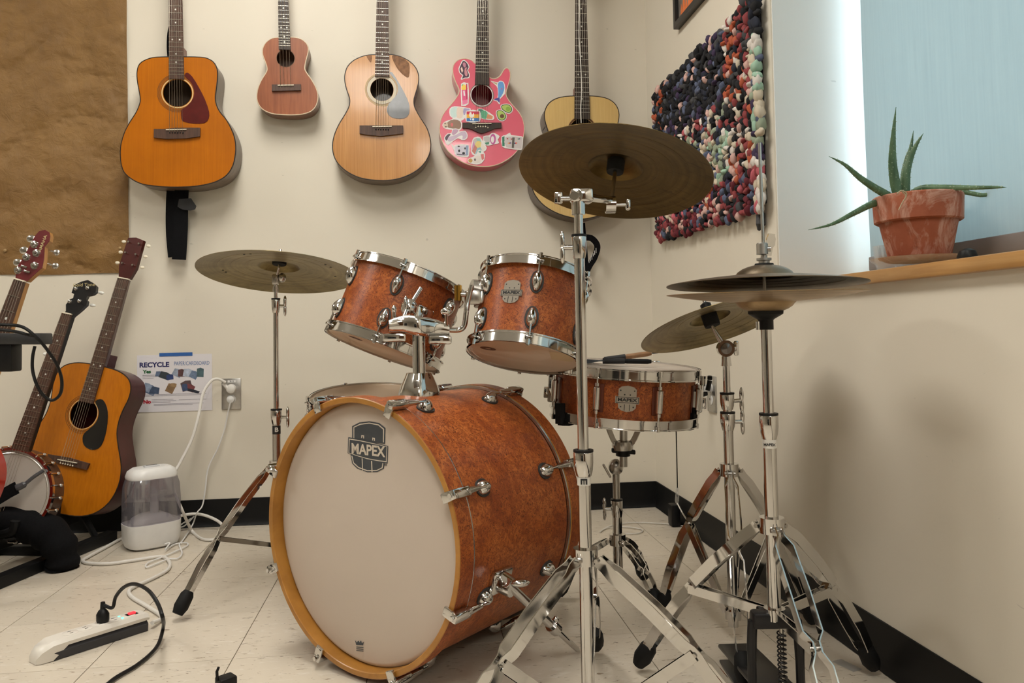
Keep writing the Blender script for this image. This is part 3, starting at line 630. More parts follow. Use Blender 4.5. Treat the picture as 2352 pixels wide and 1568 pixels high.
# 4 pink cutaway with stickers
fm = wallframe(1107, 219, DY-.103); f = tracer(fm)
out = trace(f, [(1280, 512), (1225, 510), (1200, 485), (1150, 468), (1100, 475), (1060, 505), (1045, 550), (1052, 610), (1075, 670), (1095, 710), (1092, 750), (1060, 800), (1010, 860), (965, 920), (943, 990), (940, 1060), (960, 1130), (1000, 1200), (1060, 1255), (1130, 1300), (1210, 1325), (1290, 1332), (1370, 1325), (1450, 1295), (1530, 1240), (1585, 1170), (1612, 1090), (1617, 1010), (1600, 940), (1560, 880), (1510, 825), (1480, 780), (1470, 745), (1485, 690), (1503, 630), (1505, 580), (1490, 550), (1470, 545), (1450, 565), (1430, 600), (1400, 625), (1365, 630), (1338, 615), (1320, 575)], *S, 2)
h = f(S[0]+1277/S[2], 762/S[2]); sd = f(S[0]+1276/S[2], 995/S[2]); hr = .0405
pinkm = M('pink_lacquer', srgb(226, 100, 122), .2, 0, .04, 8, coat=.4)
pg = guitar('acoustic_guitar', 'pink cutaway acoustic guitar covered in stickers', 'guitar', fm, out, .094, pinkm, M('pink_side', srgb(206, 84, 106), .3, 0, .06, 8, coat=.4), (*h, hr), (e(1222, 1335, 680), e(1243, 1327, 0)), sd, .64,
       poly(f, [(1122, 985), (1432, 985), (1432, 1028), (1380, 1032), (1340, 1050), (1290, 1068), (1270, 1070), (1240, 1060), (1200, 1040), (1165, 1030), (1122, 1028)], *S), 6, binding_c, ebony,
       [(hr, hr+.003, M('ring_white', srgb(230, 224, 224), .25)), (hr+.003, hr+.007, M('ring_grey', srgb(136, 108, 104), .3))], None, None, ebony, 'arc', group='guitars hung along the wall', neckm=ebony)
S8 = (1000, 120, 5.41)
lv = [0]
def stick(name, backing, pieces):
    lv[0] += 1; z = .0004+.00012*lv[0]
    s_ = obj('sticker', MB().prism(trace(f, backing, *S8, 2), 0, z, fm), M('sticker_white', srgb(236, 232, 230), .35), pg, 30); s_['label'] = name
    for i, (c, pts) in enumerate(pieces):
        obj('sticker_print', MB().prism(trace(f, pts, *S8, 2) if len(pts) > 4 else poly(f, pts, *S8), z, z+.0001+.00002*i, fm), M('ink_%d_%d_%d' % c, srgb(*c), .35, 0, .05, 40), s_, 30)
def cc8(x, y, r, r2=None, n=14): return [(x+r*math.cos(2*math.pi*k/n), y+(r2 or r)*math.sin(2*math.pi*k/n)) for k in range(n)]
stick('pastel cloud sticker', [(178, 700), (240, 670), (330, 680), (400, 690), (438, 700), (432, 760), (380, 800), (330, 850), (240, 825), (180, 790)], [((206, 228, 224), [(186, 710), (240, 682), (270, 690), (265, 800), (200, 800)]), ((236, 214, 200), [(270, 690), (320, 690), (345, 700), (335, 810), (268, 812)]), ((170, 160, 200), [(350, 700), (395, 700), (425, 708), (420, 755), (352, 780)])])
stick('sloth sticker', [(90, 890), (130, 855), (200, 835), (230, 815), (320, 850), (330, 930), (300, 970), (220, 965), (140, 955), (95, 930)], [((150, 118, 100), [(150, 870), (230, 835), (310, 860), (318, 925), (290, 955), (200, 945), (150, 930)]), ((216, 196, 176), cc8(126, 905, 30, 38)), ((70, 52, 46), cc8(122, 888, 12, 6)), ((70, 52, 46), cc8(130, 925, 12, 6)), ((214, 110, 110), cc8(205, 900, 16, 24))])
stick('brown and lilac lettered sticker', [(288, 200), (310, 150), (330, 108), (360, 98), (400, 130), (424, 185), (405, 225), (428, 270), (420, 320), (370, 325), (325, 342), (315, 325), (335, 290), (300, 260)], [((72, 44, 66), [(298, 205), (318, 155), (340, 112), (360, 108), (392, 135), (414, 185), (396, 225), (416, 275), (410, 312), (365, 315), (330, 330), (345, 285), (308, 255)]), ((238, 206, 196), [(312, 205), (330, 180), (345, 230), (330, 258)]), ((196, 128, 148), [(340, 140), (360, 125), (380, 150), (372, 190), (350, 180)]), ((206, 140, 150), [(365, 200), (395, 190), (385, 215), (400, 270), (385, 300), (362, 270)])])
stick('pink box sticker', [(318, 392), (395, 385), (410, 400), (412, 640), (330, 665), (322, 640)], [((228, 92, 140), [(328, 470), (398, 460), (402, 590), (334, 600)]), ((238, 130, 170), [(334, 600), (402, 590), (402, 635), (336, 655)]), ((250, 210, 90), [(328, 420), (360, 400), (398, 440), (398, 460), (328, 470)]), ((90, 180, 110), [(326, 402), (350, 400), (328, 425)]), ((200, 40, 90), [(380, 394), (396, 394), (400, 580), (384, 585)]), ((246, 236, 240), [(345, 480), (362, 475), (372, 540), (352, 545)])])
stick('blue narwhal sticker', [(685, 355), (770, 375), (800, 355), (850, 370), (868, 440), (862, 520), (805, 580), (803, 640), (785, 640), (765, 610), (715, 592), (770, 565), (775, 480), (760, 420)], [((104, 160, 220), [(775, 400), (800, 365), (840, 375), (858, 440), (840, 510), (800, 570), (780, 560), (782, 490)]), ((190, 170, 130), [(697, 363), (770, 385), (762, 405)]), ((80, 70, 150), [(775, 565), (800, 575), (795, 630), (770, 600), (725, 590)]), ((220, 90, 130), cc8(824, 455, 8))])
stick('avocado half sticker', [(808, 665), (850, 642), (920, 645), (960, 690), (955, 740), (915, 765), (870, 750), (825, 720)], [((58, 74, 44), [(815, 670), (855, 649), (915, 652), (950, 692), (946, 735), (912, 756), (870, 742), (830, 712)]), ((176, 200, 104), [(823, 674), (858, 657), (912, 660), (940, 694), (937, 730), (910, 747), (872, 733), (838, 706)]), ((140, 176, 70), cc8(902, 705, 28))])
stick('avocado sticker with brown stone', [(755, 730), (800, 712), (850, 730), (888, 790), (870, 840), (825, 858), (780, 840), (758, 790)], [((58, 74, 44), [(762, 735), (800, 720), (846, 736), (880, 790), (864, 834), (825, 850), (786, 832), (766, 790)]), ((176, 200, 104), [(770, 740), (802, 729), (842, 742), (870, 790), (857, 826), (825, 841), (792, 824), (774, 788)]), ((104, 66, 40), cc8(828, 795, 26))])
stick('ice cream cone sticker', [(520, 710), (560, 700), (620, 720), (725, 790), (715, 842), (620, 835), (575, 825), (540, 780)], [((66, 128, 110), [(530, 715), (560, 708), (600, 725), (600, 815), (575, 815), (548, 775)]), ((96, 180, 140), [(575, 730), (620, 730), (650, 760), (630, 825), (600, 825), (570, 800)]), ((222, 150, 110), [(648, 765), (715, 795), (706, 832), (632, 826)])])
stick('rainbow square sticker', [(383, 730), (552, 730), (552, 862), (383, 862)], [((206, 40, 76), [(388, 736), (546, 736), (546, 772), (388, 772)]), ((244, 180, 60), [(388, 772), (546, 772), (546, 818), (388, 818)]), ((50, 120, 190), [(388, 818), (546, 818), (546, 856), (388, 856)]), ((244, 236, 226), [(425, 750), (445, 745), (455, 780), (475, 750), (480, 800), (440, 815), (420, 790)]), ((236, 240, 244), [(425, 825), (445, 822), (440, 850)]), ((236, 240, 244), cc8(468, 836, 14))])
stick('lilac seahorse sticker', [(110, 1060), (150, 1010), (200, 1005), (215, 950), (290, 955), (300, 985), (370, 975), (402, 1030), (385, 1080), (330, 1092), (280, 1070), (215, 1110), (155, 1155), (120, 1110)], [((206, 186, 206), [(150, 1060), (250, 1030), (310, 995), (365, 985), (392, 1030), (375, 1072), (335, 1080), (340, 1040), (300, 1040), (220, 1095), (165, 1110)]), ((86, 70, 84), [(118, 1065), (155, 1020), (190, 1020), (160, 1060), (140, 1100)]), ((196, 160, 186), [(205, 1010), (225, 960), (285, 965), (270, 1000), (225, 1030)])])
stick('cow print carton sticker', [(195, 1140), (235, 1170), (250, 1150), (410, 1150), (416, 1285), (380, 1300), (255, 1285), (230, 1220)], [((214, 210, 224), [(245, 1175), (330, 1160), (375, 1162), (375, 1280), (262, 1272)]), ((150, 166, 196), [(378, 1160), (410, 1158), (408, 1275), (380, 1288)]), ((30, 28, 34), cc8(295, 1225, 12, 17)), ((30, 28, 34), cc8(350, 1255, 18, 14)), ((30, 28, 34), cc8(290, 1170, 14, 9)), ((30, 28, 34), cc8(368, 1195, 9, 14)), ((110, 100, 120), [(265, 1262), (375, 1272), (375, 1282), (265, 1274)])])
stick('rainbow diamond sticker', [(462, 1085), (500, 1055), (560, 1060), (640, 1190), (590, 1240), (490, 1285), (440, 1230)], [((200, 196, 190), [(470, 1090), (505, 1066), (520, 1105), (490, 1150)]), ((160, 200, 190), [(505, 1066), (555, 1070), (570, 1120), (520, 1105)]), ((200, 150, 190), [(470, 1095), (490, 1150), (450, 1225)]), ((232, 210, 130), [(490, 1150), (520, 1105), (570, 1120), (560, 1180), (520, 1190)]), ((200, 130, 120), [(490, 1150), (520, 1190), (490, 1270), (452, 1228)]), ((236, 224, 214), [(570, 1120), (628, 1190), (585, 1232), (560, 1180)]), ((150, 190, 200), [(520, 1190), (560, 1180), (585, 1232), (492, 1272)])])
stick('unicorn with swim ring sticker', [(595, 1045), (660, 1035), (700, 1005), (745, 1010), (798, 1045), (775, 1085), (790, 1130), (740, 1140), (690, 1155), (640, 1160), (600, 1125)], [((196, 190, 190), [(603, 1055), (670, 1048), (680, 1110), (640, 1120), (605, 1100)]), ((196, 96, 160), cc8(715, 1080, 36, 66)), ((236, 226, 226), cc8(710, 1085, 20, 42)), ((80, 150, 120), [(610, 1125), (670, 1115), (665, 1145), (630, 1150)])])
stick('unicorn llama sticker', [(402, 1330), (440, 1310), (500, 1280), (530, 1220), (570, 1215), (615, 1265), (610, 1330), (570, 1380), (520, 1395), (440, 1385), (405, 1365)], [((232, 222, 214), [(465, 1340), (500, 1295), (560, 1290), (575, 1350), (530, 1380), (475, 1375)]), ((196, 160, 90), cc8(435, 1347, 26)), ((90, 170, 150), [(530, 1235), (570, 1222), (560, 1255)]), ((214, 120, 120), [(560, 1270), (600, 1265), (606, 1320), (580, 1345)]), ((110, 100, 100), cc8(492, 1335, 12, 16))])
stick('candy jar sticker', [(820, 1050), (870, 1030), (930, 1000), (940, 1030), (1070, 1045), (1088, 1080), (1080, 1195), (1055, 1215), (920, 1200), (830, 1175)], [((60, 128, 104), [(828, 1055), (858, 1045), (860, 1165), (830, 1168)]), ((206, 196, 196), [(872, 1055), (1060, 1055), (1076, 1085), (1070, 1185), (1050, 1200), (880, 1180)])] + [((c), cc8(895+(i*37) % 160, 1075+(i*53) % 105, 11, 8, 8)) for i, c in enumerate([(176, 60, 70), (60, 90, 150), (70, 140, 110), (220, 120, 90), (90, 60, 110), (176, 60, 70), (60, 90, 150), (204, 70, 60), (70, 140, 110), (230, 180, 120), (176, 60, 70), (60, 90, 150)])] + [((96, 90, 84), [(955, 1060), (985, 1060), (975, 1190), (948, 1188)])])

# 5 pale guitar behind the big cymbal
fm = wallframe(1336, 300, DY-.118); f = tracer(fm); S = (1180, 0, 2.528)
half = [(395, 556), (300, 560), (240, 575), (200, 605), (180, 650), (182, 700), (200, 760), (212, 810), (205, 860), (175, 920), (130, 980), (104, 1040), (108, 1090), (130, 1140), (180, 1195), (260, 1240), (350, 1265), (395, 1270)]
out = trace(f, half + [(790-x, y) for x, y in half[-2:0:-1]], *S)
h = f(S[0]+398/S[2], 760/S[2]); sd = f(S[0]+398/S[2], 1000/S[2])
pale = wood('pale_spruce', srgb(212, 174, 104), srgb(222, 188, 120), (150, 150, 2.5), .35, .3, blot=.1)
g5 = guitar('acoustic_guitar', 'pale spruce acoustic guitar partly hidden behind the tilted ride cymbal', 'guitar', fm, out, .108, pale, wood('dark_side', srgb(64, 44, 34), srgb(86, 62, 48), (40, 40, 4), .35, .3), (*h, .050), (e(351, 441, 692), e(357, 420, 0)), sd, .74,
       poly(f, [(300, 1030), (490, 1030), (490, 1070), (300, 1070)], *S), 6, binding_k, ebony, [(.051, .058, ring_d)], None, None, ebony, 'ivory', group='guitars hung along the wall', neckm=mahog)
obj('preamp_panel', MB().prism(rect(-.03, .03, -.02, .02), 0, .004, axes(pY(1251, 285, 3.04), V((0, -1, 0)), V((0, 0, 1)), V((-1, 0, 0)))), black, g5)
wc = thing('white_cable', 'thin white cable hanging along the neck of the pale guitar', 'cable', pY(1335, 282, DY-.13))
obj('cord', MB().tube(spline([pY(x, y, DY-.132) for x, y in ((1330, -60), (1331, 20), (1330, 80), (1333, 130), (1336, 200), (1334, 250), (1335, 282))], 6), .0022, 6), cord_w, wc)
sk = thing('guitar_strap', 'black guitar strap with white print looping under the pale guitar', 'strap', pY(1350, 650, 3.04))
ribbon('webbing', [(1334, 512), (1338, 560), (1342, 610), (1346, 650)], 3.05, .034, fabric_k, sk)
ribbon('webbing', [(1344, 545), (1360, 548), (1372, 565), (1366, 590), (1354, 610), (1347, 625)], 3.03, .024, fabric_k, sk)
for k_ in range(6):
    c0 = pY(1353+k_*3.2, 600-k_*5, 3.022); obj('print_mark', MB().box(c0, (.0022, .001, .012+.004*(k_ % 3))), white_p, sk)
obj('blue_end', MB().box(pY(1351, 636, 3.028), (.016, .004, .035)), M('blue_cloth', srgb(40, 60, 110), .8), sk)
# ================================================================== instruments leaning at the left
def leanframe(bpx, npx, d, nx, nz, at):
    """frame with y from the body's foot to the nut; plane through pixel `at` at depth d"""
    n = V((nx, -math.sqrt(max(0, 1-nx*nx-nz*nz)), nz)); P0 = pd(*at, d)
    B, Nt = pP(*bpx, P0, n), pP(*npx, P0, n); y = (Nt-B).normalized(); x = y.cross(n)
    return axes(B, x, y, n), (Nt-B).length
# sunburst acoustic
fm, L = leanframe((124, 1176), (285, 641), 2.74, -.22, .17, (190, 938))
f = tracer(fm); k = L/.82
hp = [(0, 0), (.004, .08), (.025, .14), (.07, .182), (.13, .198), (.19, .19), (.25, .16), (.295, .14), (.335, .134), (.375, .137), (.415, .145), (.45, .143), (.48, .126), (.498, .09), (.505, .045)]
q = [(w_*k, y_*k) for y_, w_ in hp] + [(0, .505*k)] + [(-w_*k, y_*k) for y_, w_ in reversed(hp[1:])]
out = [(p.x, p.y) for p in spline([(a, b_, 0) for a, b_ in q], 3, True)]
burst, nt, p = _nt('sunburst_top'); v = coords(nt, (90, 90, 6)); cg = ramp(nt, noise(nt, v, 1.5, 4), [(.3, srgb(180, 102, 10)), (.7, srgb(196, 116, 18))]); nt.links.new(cg, p.inputs['Base Color']); p.inputs['Roughness'].default_value = .3; p.inputs['Coat Weight'].default_value = .3
maroon = M('maroon_gloss', srgb(72, 28, 24), .3, 0, .25, 9, coat=.15, spec=.3)
h = f(190, 938); hr = .050*k; wn = .043*k; sdl = (f(157, 1036)[0]*.0, L-.648*k)
g6 = guitar('acoustic_guitar', 'amber acoustic guitar with maroon sides and black pickguard on the floor rack', 'guitar', fm, out, .092*k, burst, maroon, (0, .335*k, hr), ((-.027*k, .027*k, .375*k), (-wn/2, wn/2, L)), (0, L-.648*k), .648*k,
       [(-.075*k, L-.662*k), (.075*k, L-.662*k), (.078*k, L-.640*k), (0, L-.636*k), (-.078*k, L-.640*k)], 6, binding_k, rosew,
       [(hr+.001, hr+.003, ring_l), (hr+.006, hr+.0075, ring_d), (hr+.010, hr+.0115, ring_d), (hr+.015, hr+.0165, ring_d)],
       [(p.x*k, p.y*k) for p in spline([(.03, .385, 0), (.055, .395, 0), (.085, .36, 0), (.10, .30, 0), (.098, .245, 0), (.07, .225, 0), (.035, .235, 0), (.022, .265, 0), (.035, .287, 0), (.052, .31, 0), (.057, .335, 0), (.05, .36, 0)], 3, True)], M('pickguard_black', (.01, .01, .01), .2, coat=.4), None, 'ivory', base=fm @ V((0, 0, -.05)), headm=maroon, neckm=maroon, hw=.033*k, hl=.15*k)

# banjo
fm, L = leanframe((13, 1135), (156, 722), 2.45, -.06, .18, (13, 1135))
f = tracer(fm); RB = .140
bj = thing('banjo', 'banjo with white head and dark wooden rim leaning at the left', 'banjo', fm @ V((0, -RB, -.04)))
obj('head', MB().lathe([(RB-.004, -.004), (RB-.006, .0), (0, 0)], 56, fm), M('banjo_skin', srgb(176, 168, 158), .6, 0, .04, 6), bj)
obj('tension_hoop', MB().lathe([(RB-.006, -.004), (RB-.006, .004), (RB+.003, .004), (RB+.003, -.010), (RB-.004, -.010)], 56, fm), chrome, bj)
obj('rim', MB().lathe([(RB-.008, -.006), (RB+.001, -.006), (RB+.001, -.072), (RB-.012, -.072)], 56, fm), wood('banjo_rim', srgb(66, 42, 28), srgb(92, 60, 40), (10, 10, 40), .4, .3), bj)
obj('tone_ring', MB().lathe([(RB-.016, .0012), (RB-.014, .0024), (RB-.012, .0012)], 56, fm), nickel, bj)
for k_ in range(24):
    a = 2*math.pi*(k_+.5)/24
    if abs(math.sin(a)-1) < .03: continue
    d = V((math.cos(a), math.sin(a), 0)); pth = [d*(RB-.002)+V((0, 0, .006)), d*(RB+.006)+V((0, 0, .006)), d*(RB+.008)+V((0, 0, -.02)), d*(RB+.008)+V((0, 0, -.045))]
    hk = obj('hook', MB().tube(pth, .0022, 6, False, fm), chrome, bj); obj('bracket_shoe', MB().ell(d*(RB+.008)+V((0, 0, -.038)), (.006, .006, .012), fm, 10, 6), chrome, hk)
npx = [f(146, 722), f(166.5, 722)]; w0 = .032
fbb = obj('fretboard', MB().prism([(-.026, RB*.98), (.026, RB*.98), (w0/2, L), (-w0/2, L)], .004, .010, fm), rosew, bj)
obj('neck', MB().prism([(-.022, RB), (.022, RB), (w0/2-.002, L), (-w0/2+.002, L)], -.022, .004, fm), black, bj)
for k_ in range(1, 23):
    y_ = L-(L+.06)*(1-2**(-k_/12)); 
    if y_ < RB+.004: break
    ww = w0+(.052-w0)*(L-y_)/(L-RB); obj('fret', MB().box((0, y_, .0106), (ww-.001, .0016, .0014), fm), fretm, bj)
    if k_ in (3, 5, 7, 10, 12, 15, 17): obj('inlay', MB().lathe([(.003, .0098), (.003, .0104), (0, .0104)], 12, fm @ Matrix.Translation((0, y_+.012, 0))), pearl, bj)
obj('nut', MB().box((0, L+.002, .008), (w0, .004, .009), fm), ivory, bj)
hpx = [(545, 830), (570, 800), (570, 745), (605, 700), (632, 690), (640, 655), (618, 645), (640, 580), (700, 550), (758, 535), (800, 560), (830, 590), (825, 640), (800, 660), (755, 670), (740, 700), (752, 715), (745, 750), (690, 800), (640, 840), (625, 855)]
hb = obj('headstock', MB().prism([f(x/3.733, 500+y/3.733) for x, y in hpx], -.012, .004, fm), M('headstock_black', (.012, .012, .013), .3), bj, 30)
for x, y in ((655, 612), (755, 605), (605, 722), (686, 718)):
    a, b_ = f(x/3.733, 500+y/3.733); obj('tuning_peg', MB().lathe([(.007, .004), (.006, .007), (.003, .008), (.003, .014), (0, .014)], 14, fm @ Matrix.Translation((a, b_, 0))), chrome, hb)
for x, y in ((845, 632), (772, 740)):
    a, b_ = f(x/3.733, 500+y/3.733); obj('peg_button', MB().ell((a, b_, -.018), (.011, .006, .005), fm, 10, 6), pearl, hb)
ht = f(725/3.733, 500+578/3.733); obj('lettering', MB().text('Gold Tone', .016, fm @ Matrix.Translation((*ht, .0044)) @ Matrix.Rotation(.25, 4, 'Z'), 1, 0, .0004), M('ink_gold', srgb(196, 180, 130), .4), hb, 0)
a, b_ = f(398/3.733, 500+1170/3.733); obj('fifth_peg', MB().ell((a, b_, 0), (.012, .006, .006), fm, 10, 6).ell((a+.012, b_, 0), (.006, .009, .009), fm, 10, 6), pearl, bj)
for i in range(5): obj('string', MB().tube([((i-2)*.009, -.05, .016), ((i-2)*.0065, L, .013)], .0005, 5, False, fm), gold_str, bj)
obj('bridge', MB().box((0, -.05, .008), (.07, .004, .016), fm), maple, bj)
sp = [f(x, y) for x, y in ((0, 1145), (28, 1130), (52, 1118))]
obj('strap', MB().strip(spline([fm @ V((*q_, .02+.004*i)) for i, q_ in enumerate([f(-60, 1180), f(0, 1147), f(30, 1130), f(52, 1119)])], 6), V((fm[0][2], fm[1][2], fm[2][2])), .038, .004), fabric_k, bj)
obj('strap_hook', MB().tube(spline([fm @ V((*f(50, 1120), .03)), fm @ V((*f(66, 1112), .026)), fm @ V((*f(85, 1095), .02)), fm @ V((*f(105, 1080), .012))], 5), [.011]*3+[.010]*3+[.0055]*10, 8), M('hook_grey', (.06, .06, .065), .4), bj)

# bass guitar: maroon headstock, red body mostly beyond the frame
fm, L = leanframe((-138, 1096), (50, 646), 2.36, -.16, .17, (50, 645))
f = tracer(fm); redm = M('red_lacquer', srgb(172, 44, 26), .2, 0, .1, 8, coat=.5)
bs = thing('bass_guitar', 'red electric bass with maroon headstock standing at the left edge', 'bass guitar', fm @ V((0, -.1, -.03)))
bo = [(p.x, p.y) for p in spline([(0, -.13, 0), (.10, -.12, 0), (.155, -.06, 0), (.165, .01, 0), (.150, .07, 0), (.115, .11, 0), (.08, .13, 0), (.04, .14, 0), (-.04, .15, 0), (-.09, .24, 0), (-.14, .33, 0), (-.175, .32, 0), (-.16, .22, 0), (-.13, .12, 0), (-.15, .03, 0), (-.165, -.05, 0), (-.11, -.12, 0)], 4, True)]
obj('body', MB().prism(bo, -.042, 0, fm), redm, bs, 50)
wl, wr = f(35.6, 646)[0], f(63, 646)[0]; wl2, wr2 = f(0, 738)[0], f(33.5, 738)[0]; yb2 = f(16, 738)[1]
def be(y_): t = (L-y_)/(L-yb2); return wl+(wl2-wl)*t, wr+(wr2-wr)*t
l_, r_ = be(.16)
obj('fretboard', MB().prism([(l_, .16), (r_, .16), (wr, L), (wl, L)], .004, .011, fm), rosew, bs)
bwood = wood('bass_neck_maple', srgb(176, 122, 60), srgb(200, 148, 84), (30, 30, 3), .35, .3)
obj('neck', MB().prism([(l_+.003, .16), (r_-.003, .16), (wr-.002, L), (wl+.002, L)], -.016, .004, fm), bwood, bs)
for k_ in range(1, 18):
    y_ = L-.86*(1-2**(-k_/12)); a, c_ = be(y_); obj('fret', MB().box(((a+c_)/2, y_, .0116), (c_-a-.001, .002, .0016), fm), fretm, bs)
    if k_ in (3, 5, 7, 9): obj('inlay', MB().lathe([(.004, .0108), (.004, .0114), (0, .0114)], 12, fm @ Matrix.Translation(((a+c_)/2, y_+.02, 0))), pearl, bs)
obj('nut', MB().box(((wl+wr)/2, L+.002, .009), (wr-wl, .004, .010), fm), ivory, bs)
hq = [(133, 540), (140, 480), (130, 460), (165, 400), (240, 280), (300, 160), (340, 115), (390, 105), (425, 125), (432, 160), (425, 200), (385, 250), (380, 350), (365, 430), (345, 445), (235, 545)]
ho = [f(x/3.733, 500+y/3.733) for x, y in hq]
hd = obj('headstock', MB().prism(ho, -.016, .000, fm), bwood, bs, 30); obj('headstock_face', MB().prism(ho, 0, .002, fm), M('maroon_face', srgb(104, 40, 44), .22, 0, .15, 20, coat=.5), hd, 30)
for x, y in ((300, 232), (318, 305), (232, 340), (302, 412), (160, 452)):
    a, b_ = f(x/3.733, 500+y/3.733); obj('tuning_post', MB().lathe([(.012, .002), (.011, .005), (.006, .006), (.006, .014), (0, .015)], 16, fm @ Matrix.Translation((a, b_, 0))), chrome, hd)
for x, y in ((265, 205), (205, 305), (150, 410)):
    a, b_ = f(x/3.733, 500+y/3.733); obj('peg_key', MB().ell((a-.012, b_+.01, -.010), (.014, .012, .004), fm, 12, 6), chrome, hd)
for x, y in ((450, 285), (440, 400)):
    a, b_ = f(x/3.733, 500+y/3.733); obj('peg_key', MB().tube([(a-.02, b_, -.012), (a, b_, -.012)], .003, 8, False, fm).ell((a+.004, b_, -.012), (.012, .010, .004), fm, 12, 6), nickel, hd)
for x, y in ((215, 422), (240, 465)):
    a, b_ = f(x/3.733, 500+y/3.733); obj('string_tree', MB().rbox((a, b_, .005), (.02, .006, .004), .001, fm), chrome, hd)
hx = f(365/3.733, 500+235/3.733); ang = math.atan2(*reversed([f(385/3.733, 500+180/3.733)[i]-f(345/3.733, 500+285/3.733)[i] for i in (0, 1)]))
obj('lettering', MB().text('YAMAHA', .014, fm @ Matrix.Translation((*hx, .0024)) @ Matrix.Rotation(ang, 4, 'Z'), 1.1, .0001, .0004), M('ink_gold', srgb(196, 180, 130), .4), hd, 0)
for i in range(5):
    x1 = wl+(wr-wl)*(i+.5)/5; a, c_ = be(.05); obj('string', MB().tube([((a+c_)/2+(i-2)*.016, .0, .016), (x1, L, .0145)], .0011, 6, False, fm), M('string_steel', (.7, .68, .64), .25, 1.0), bs)

# guitar rack on the floor
A, Bq = pZ(0, 1354, 0), pZ(270, 1240, 0); dr = (Bq-A).normalized(); nrm = V((dr.y, -dr.x, 0)); lw = -V((-dr.y, dr.x, 0))
lw = V((-dr.y, dr.x, 0))                     # away from the viewer's side
A2 = A-dr*.45
rk = thing('guitar_rack', 'low black guitar rack along the wall at the left', 'rack', (A2+Bq)/2)
rkm = M('rack_black', (.006, .006, .0065), .5, 0, .15, 40, spec=.25)
up = V((0, 0, 1))
def rail(name, a, b_, r): return obj(name, MB().tube([a, b_], r, 10), rkm, rk)
def bar(name, a, b_, wd, hg):
    d = (b_-a); m_ = axes((a+b_)/2, d.normalized(), up.cross(d.normalized()).normalized(), up); return obj(name, MB().rbox((0, 0, 0), (d.length, wd, hg), .003, m_), rkm, rk)
bar('front_rail', A2+up*.017+lw*.02, Bq+up*.017+lw*.02, .04, .034); bar('rear_rail', A2+up*.017+lw*.30, Bq-dr*.16+up*.017+lw*.30, .03, .034)
for s_ in (0.0, .46, .80):
    a = A2+dr*(Bq-A2).length*s_; bar('cross_rail', a+lw*.03+up*.017, a+lw*.30+up*.017, .03, .03)
bar('cradle_rail', A2+up*.12+lw*.17, Bq-dr*.04+up*.12+lw*.17, .10, .10)
for s_ in (.02, .45, .93):
    a = A2+dr*(Bq-A2).length*s_; obj('post', MB().tube([a+lw*.03+up*.02, a+lw*.10+up*.13], .011, 10), rkm, rk)
for s_ in (.35, .6):
    a = A2+dr*(Bq-A2).length*s_+lw*.08; obj('padded_arm', MB().tube(spline([a+lw*.10+up*.13, a+lw*.05+up*.12, a+lw*.0+up*.13, a-lw*.01+up*.16], 5), .014, 10), rubber, rk)
# black gig bag slumped over the rack
gb = thing('black_bag', 'limp black cloth bag draped over the guitar rack', 'bag', A+dr*.25)
pts = [(-40, 1180, 2.5), (20, 1195, 2.46), (70, 1205, 2.46), (110, 1225, 2.45), (135, 1255, 2.44), (142, 1290, 2.44), (140, 1305, 2.44)]
b = MB(); sp = spline([pd(*q_) for q_ in pts], 6); rr = [.030+.026*math.sin(min(1, i/(len(sp)-1)+.25)*2.4)+.003*math.sin(i*1.1) for i in range(len(sp))]
b.tube(sp, rr, 16)
for v in b.v: v += V((mnoise.noise(v*14), mnoise.noise(v*14+V((5, 0, 0))), mnoise.noise(v*14+V((0, 7, 0)))))*.007; v.z = max(v.z, .004)
obj('cloth', b, fabric_k, gb, 70)
# equipment tray at the left edge, with its cables
c1, c2 = pd(92, 778, 2.1), pd(-120, 778, 2.1); ux = (c1-c2).normalized(); fz = V((0, 0, 1)); fy = fz.cross(ux)
tm = axes((c1+c2)/2, ux, fy, fz); tl = (c1-c2).length
tr_ = thing('equipment_tray', 'dark grey equipment tray with black box reaching in from the left edge', 'tray', pd(-60, 870, 2.1))
obj('tray', MB().rbox((0, .03, .0), (tl, .06, .030), .004, tm), M('tray_grey', (.035, .035, .037), .5, 0, .1, 40), tr_)
c3 = pd(34, 822, 2.12); obj('box', MB().rbox((-.09+(c3-tm.translation).dot(ux), .03, -.05), (.18, .05, .075), .005, tm), black, tr_)
obj('leg', MB().tube([tm @ V((-.06, .03, -.08)), V((tm.translation.x-.06, tm.translation.y+.03, .0))], .016, 12), black, tr_)
cb = thing('black_cable', 'black cable looping down from the equipment tray', 'cable', pd(110, 918, 2.08))
obj('cord', MB().tube(spline([pd(x, y, z) for x, y, z in ((-60, 742, 2.05), (0, 745, 2.05), (50, 750, 2.05), (84, 775, 2.06), (110, 805, 2.08), (132, 840, 2.1), (142, 875, 2.12), (138, 905, 2.13), (120, 919, 2.13), (100, 908, 2.12), (84, 882, 2.1), (75, 850, 2.1), (75, 820, 2.1), (80, 795, 2.1))], 8), .0042, 8), black, cb)
obj('cord', MB().tube(spline([pd(x, y, z) for x, y, z in ((-60, 755, 2.04), (0, 757, 2.04), (40, 762, 2.04), (62, 768, 2.05), (80, 772, 2.09))], 8), .004, 8), black, cb)

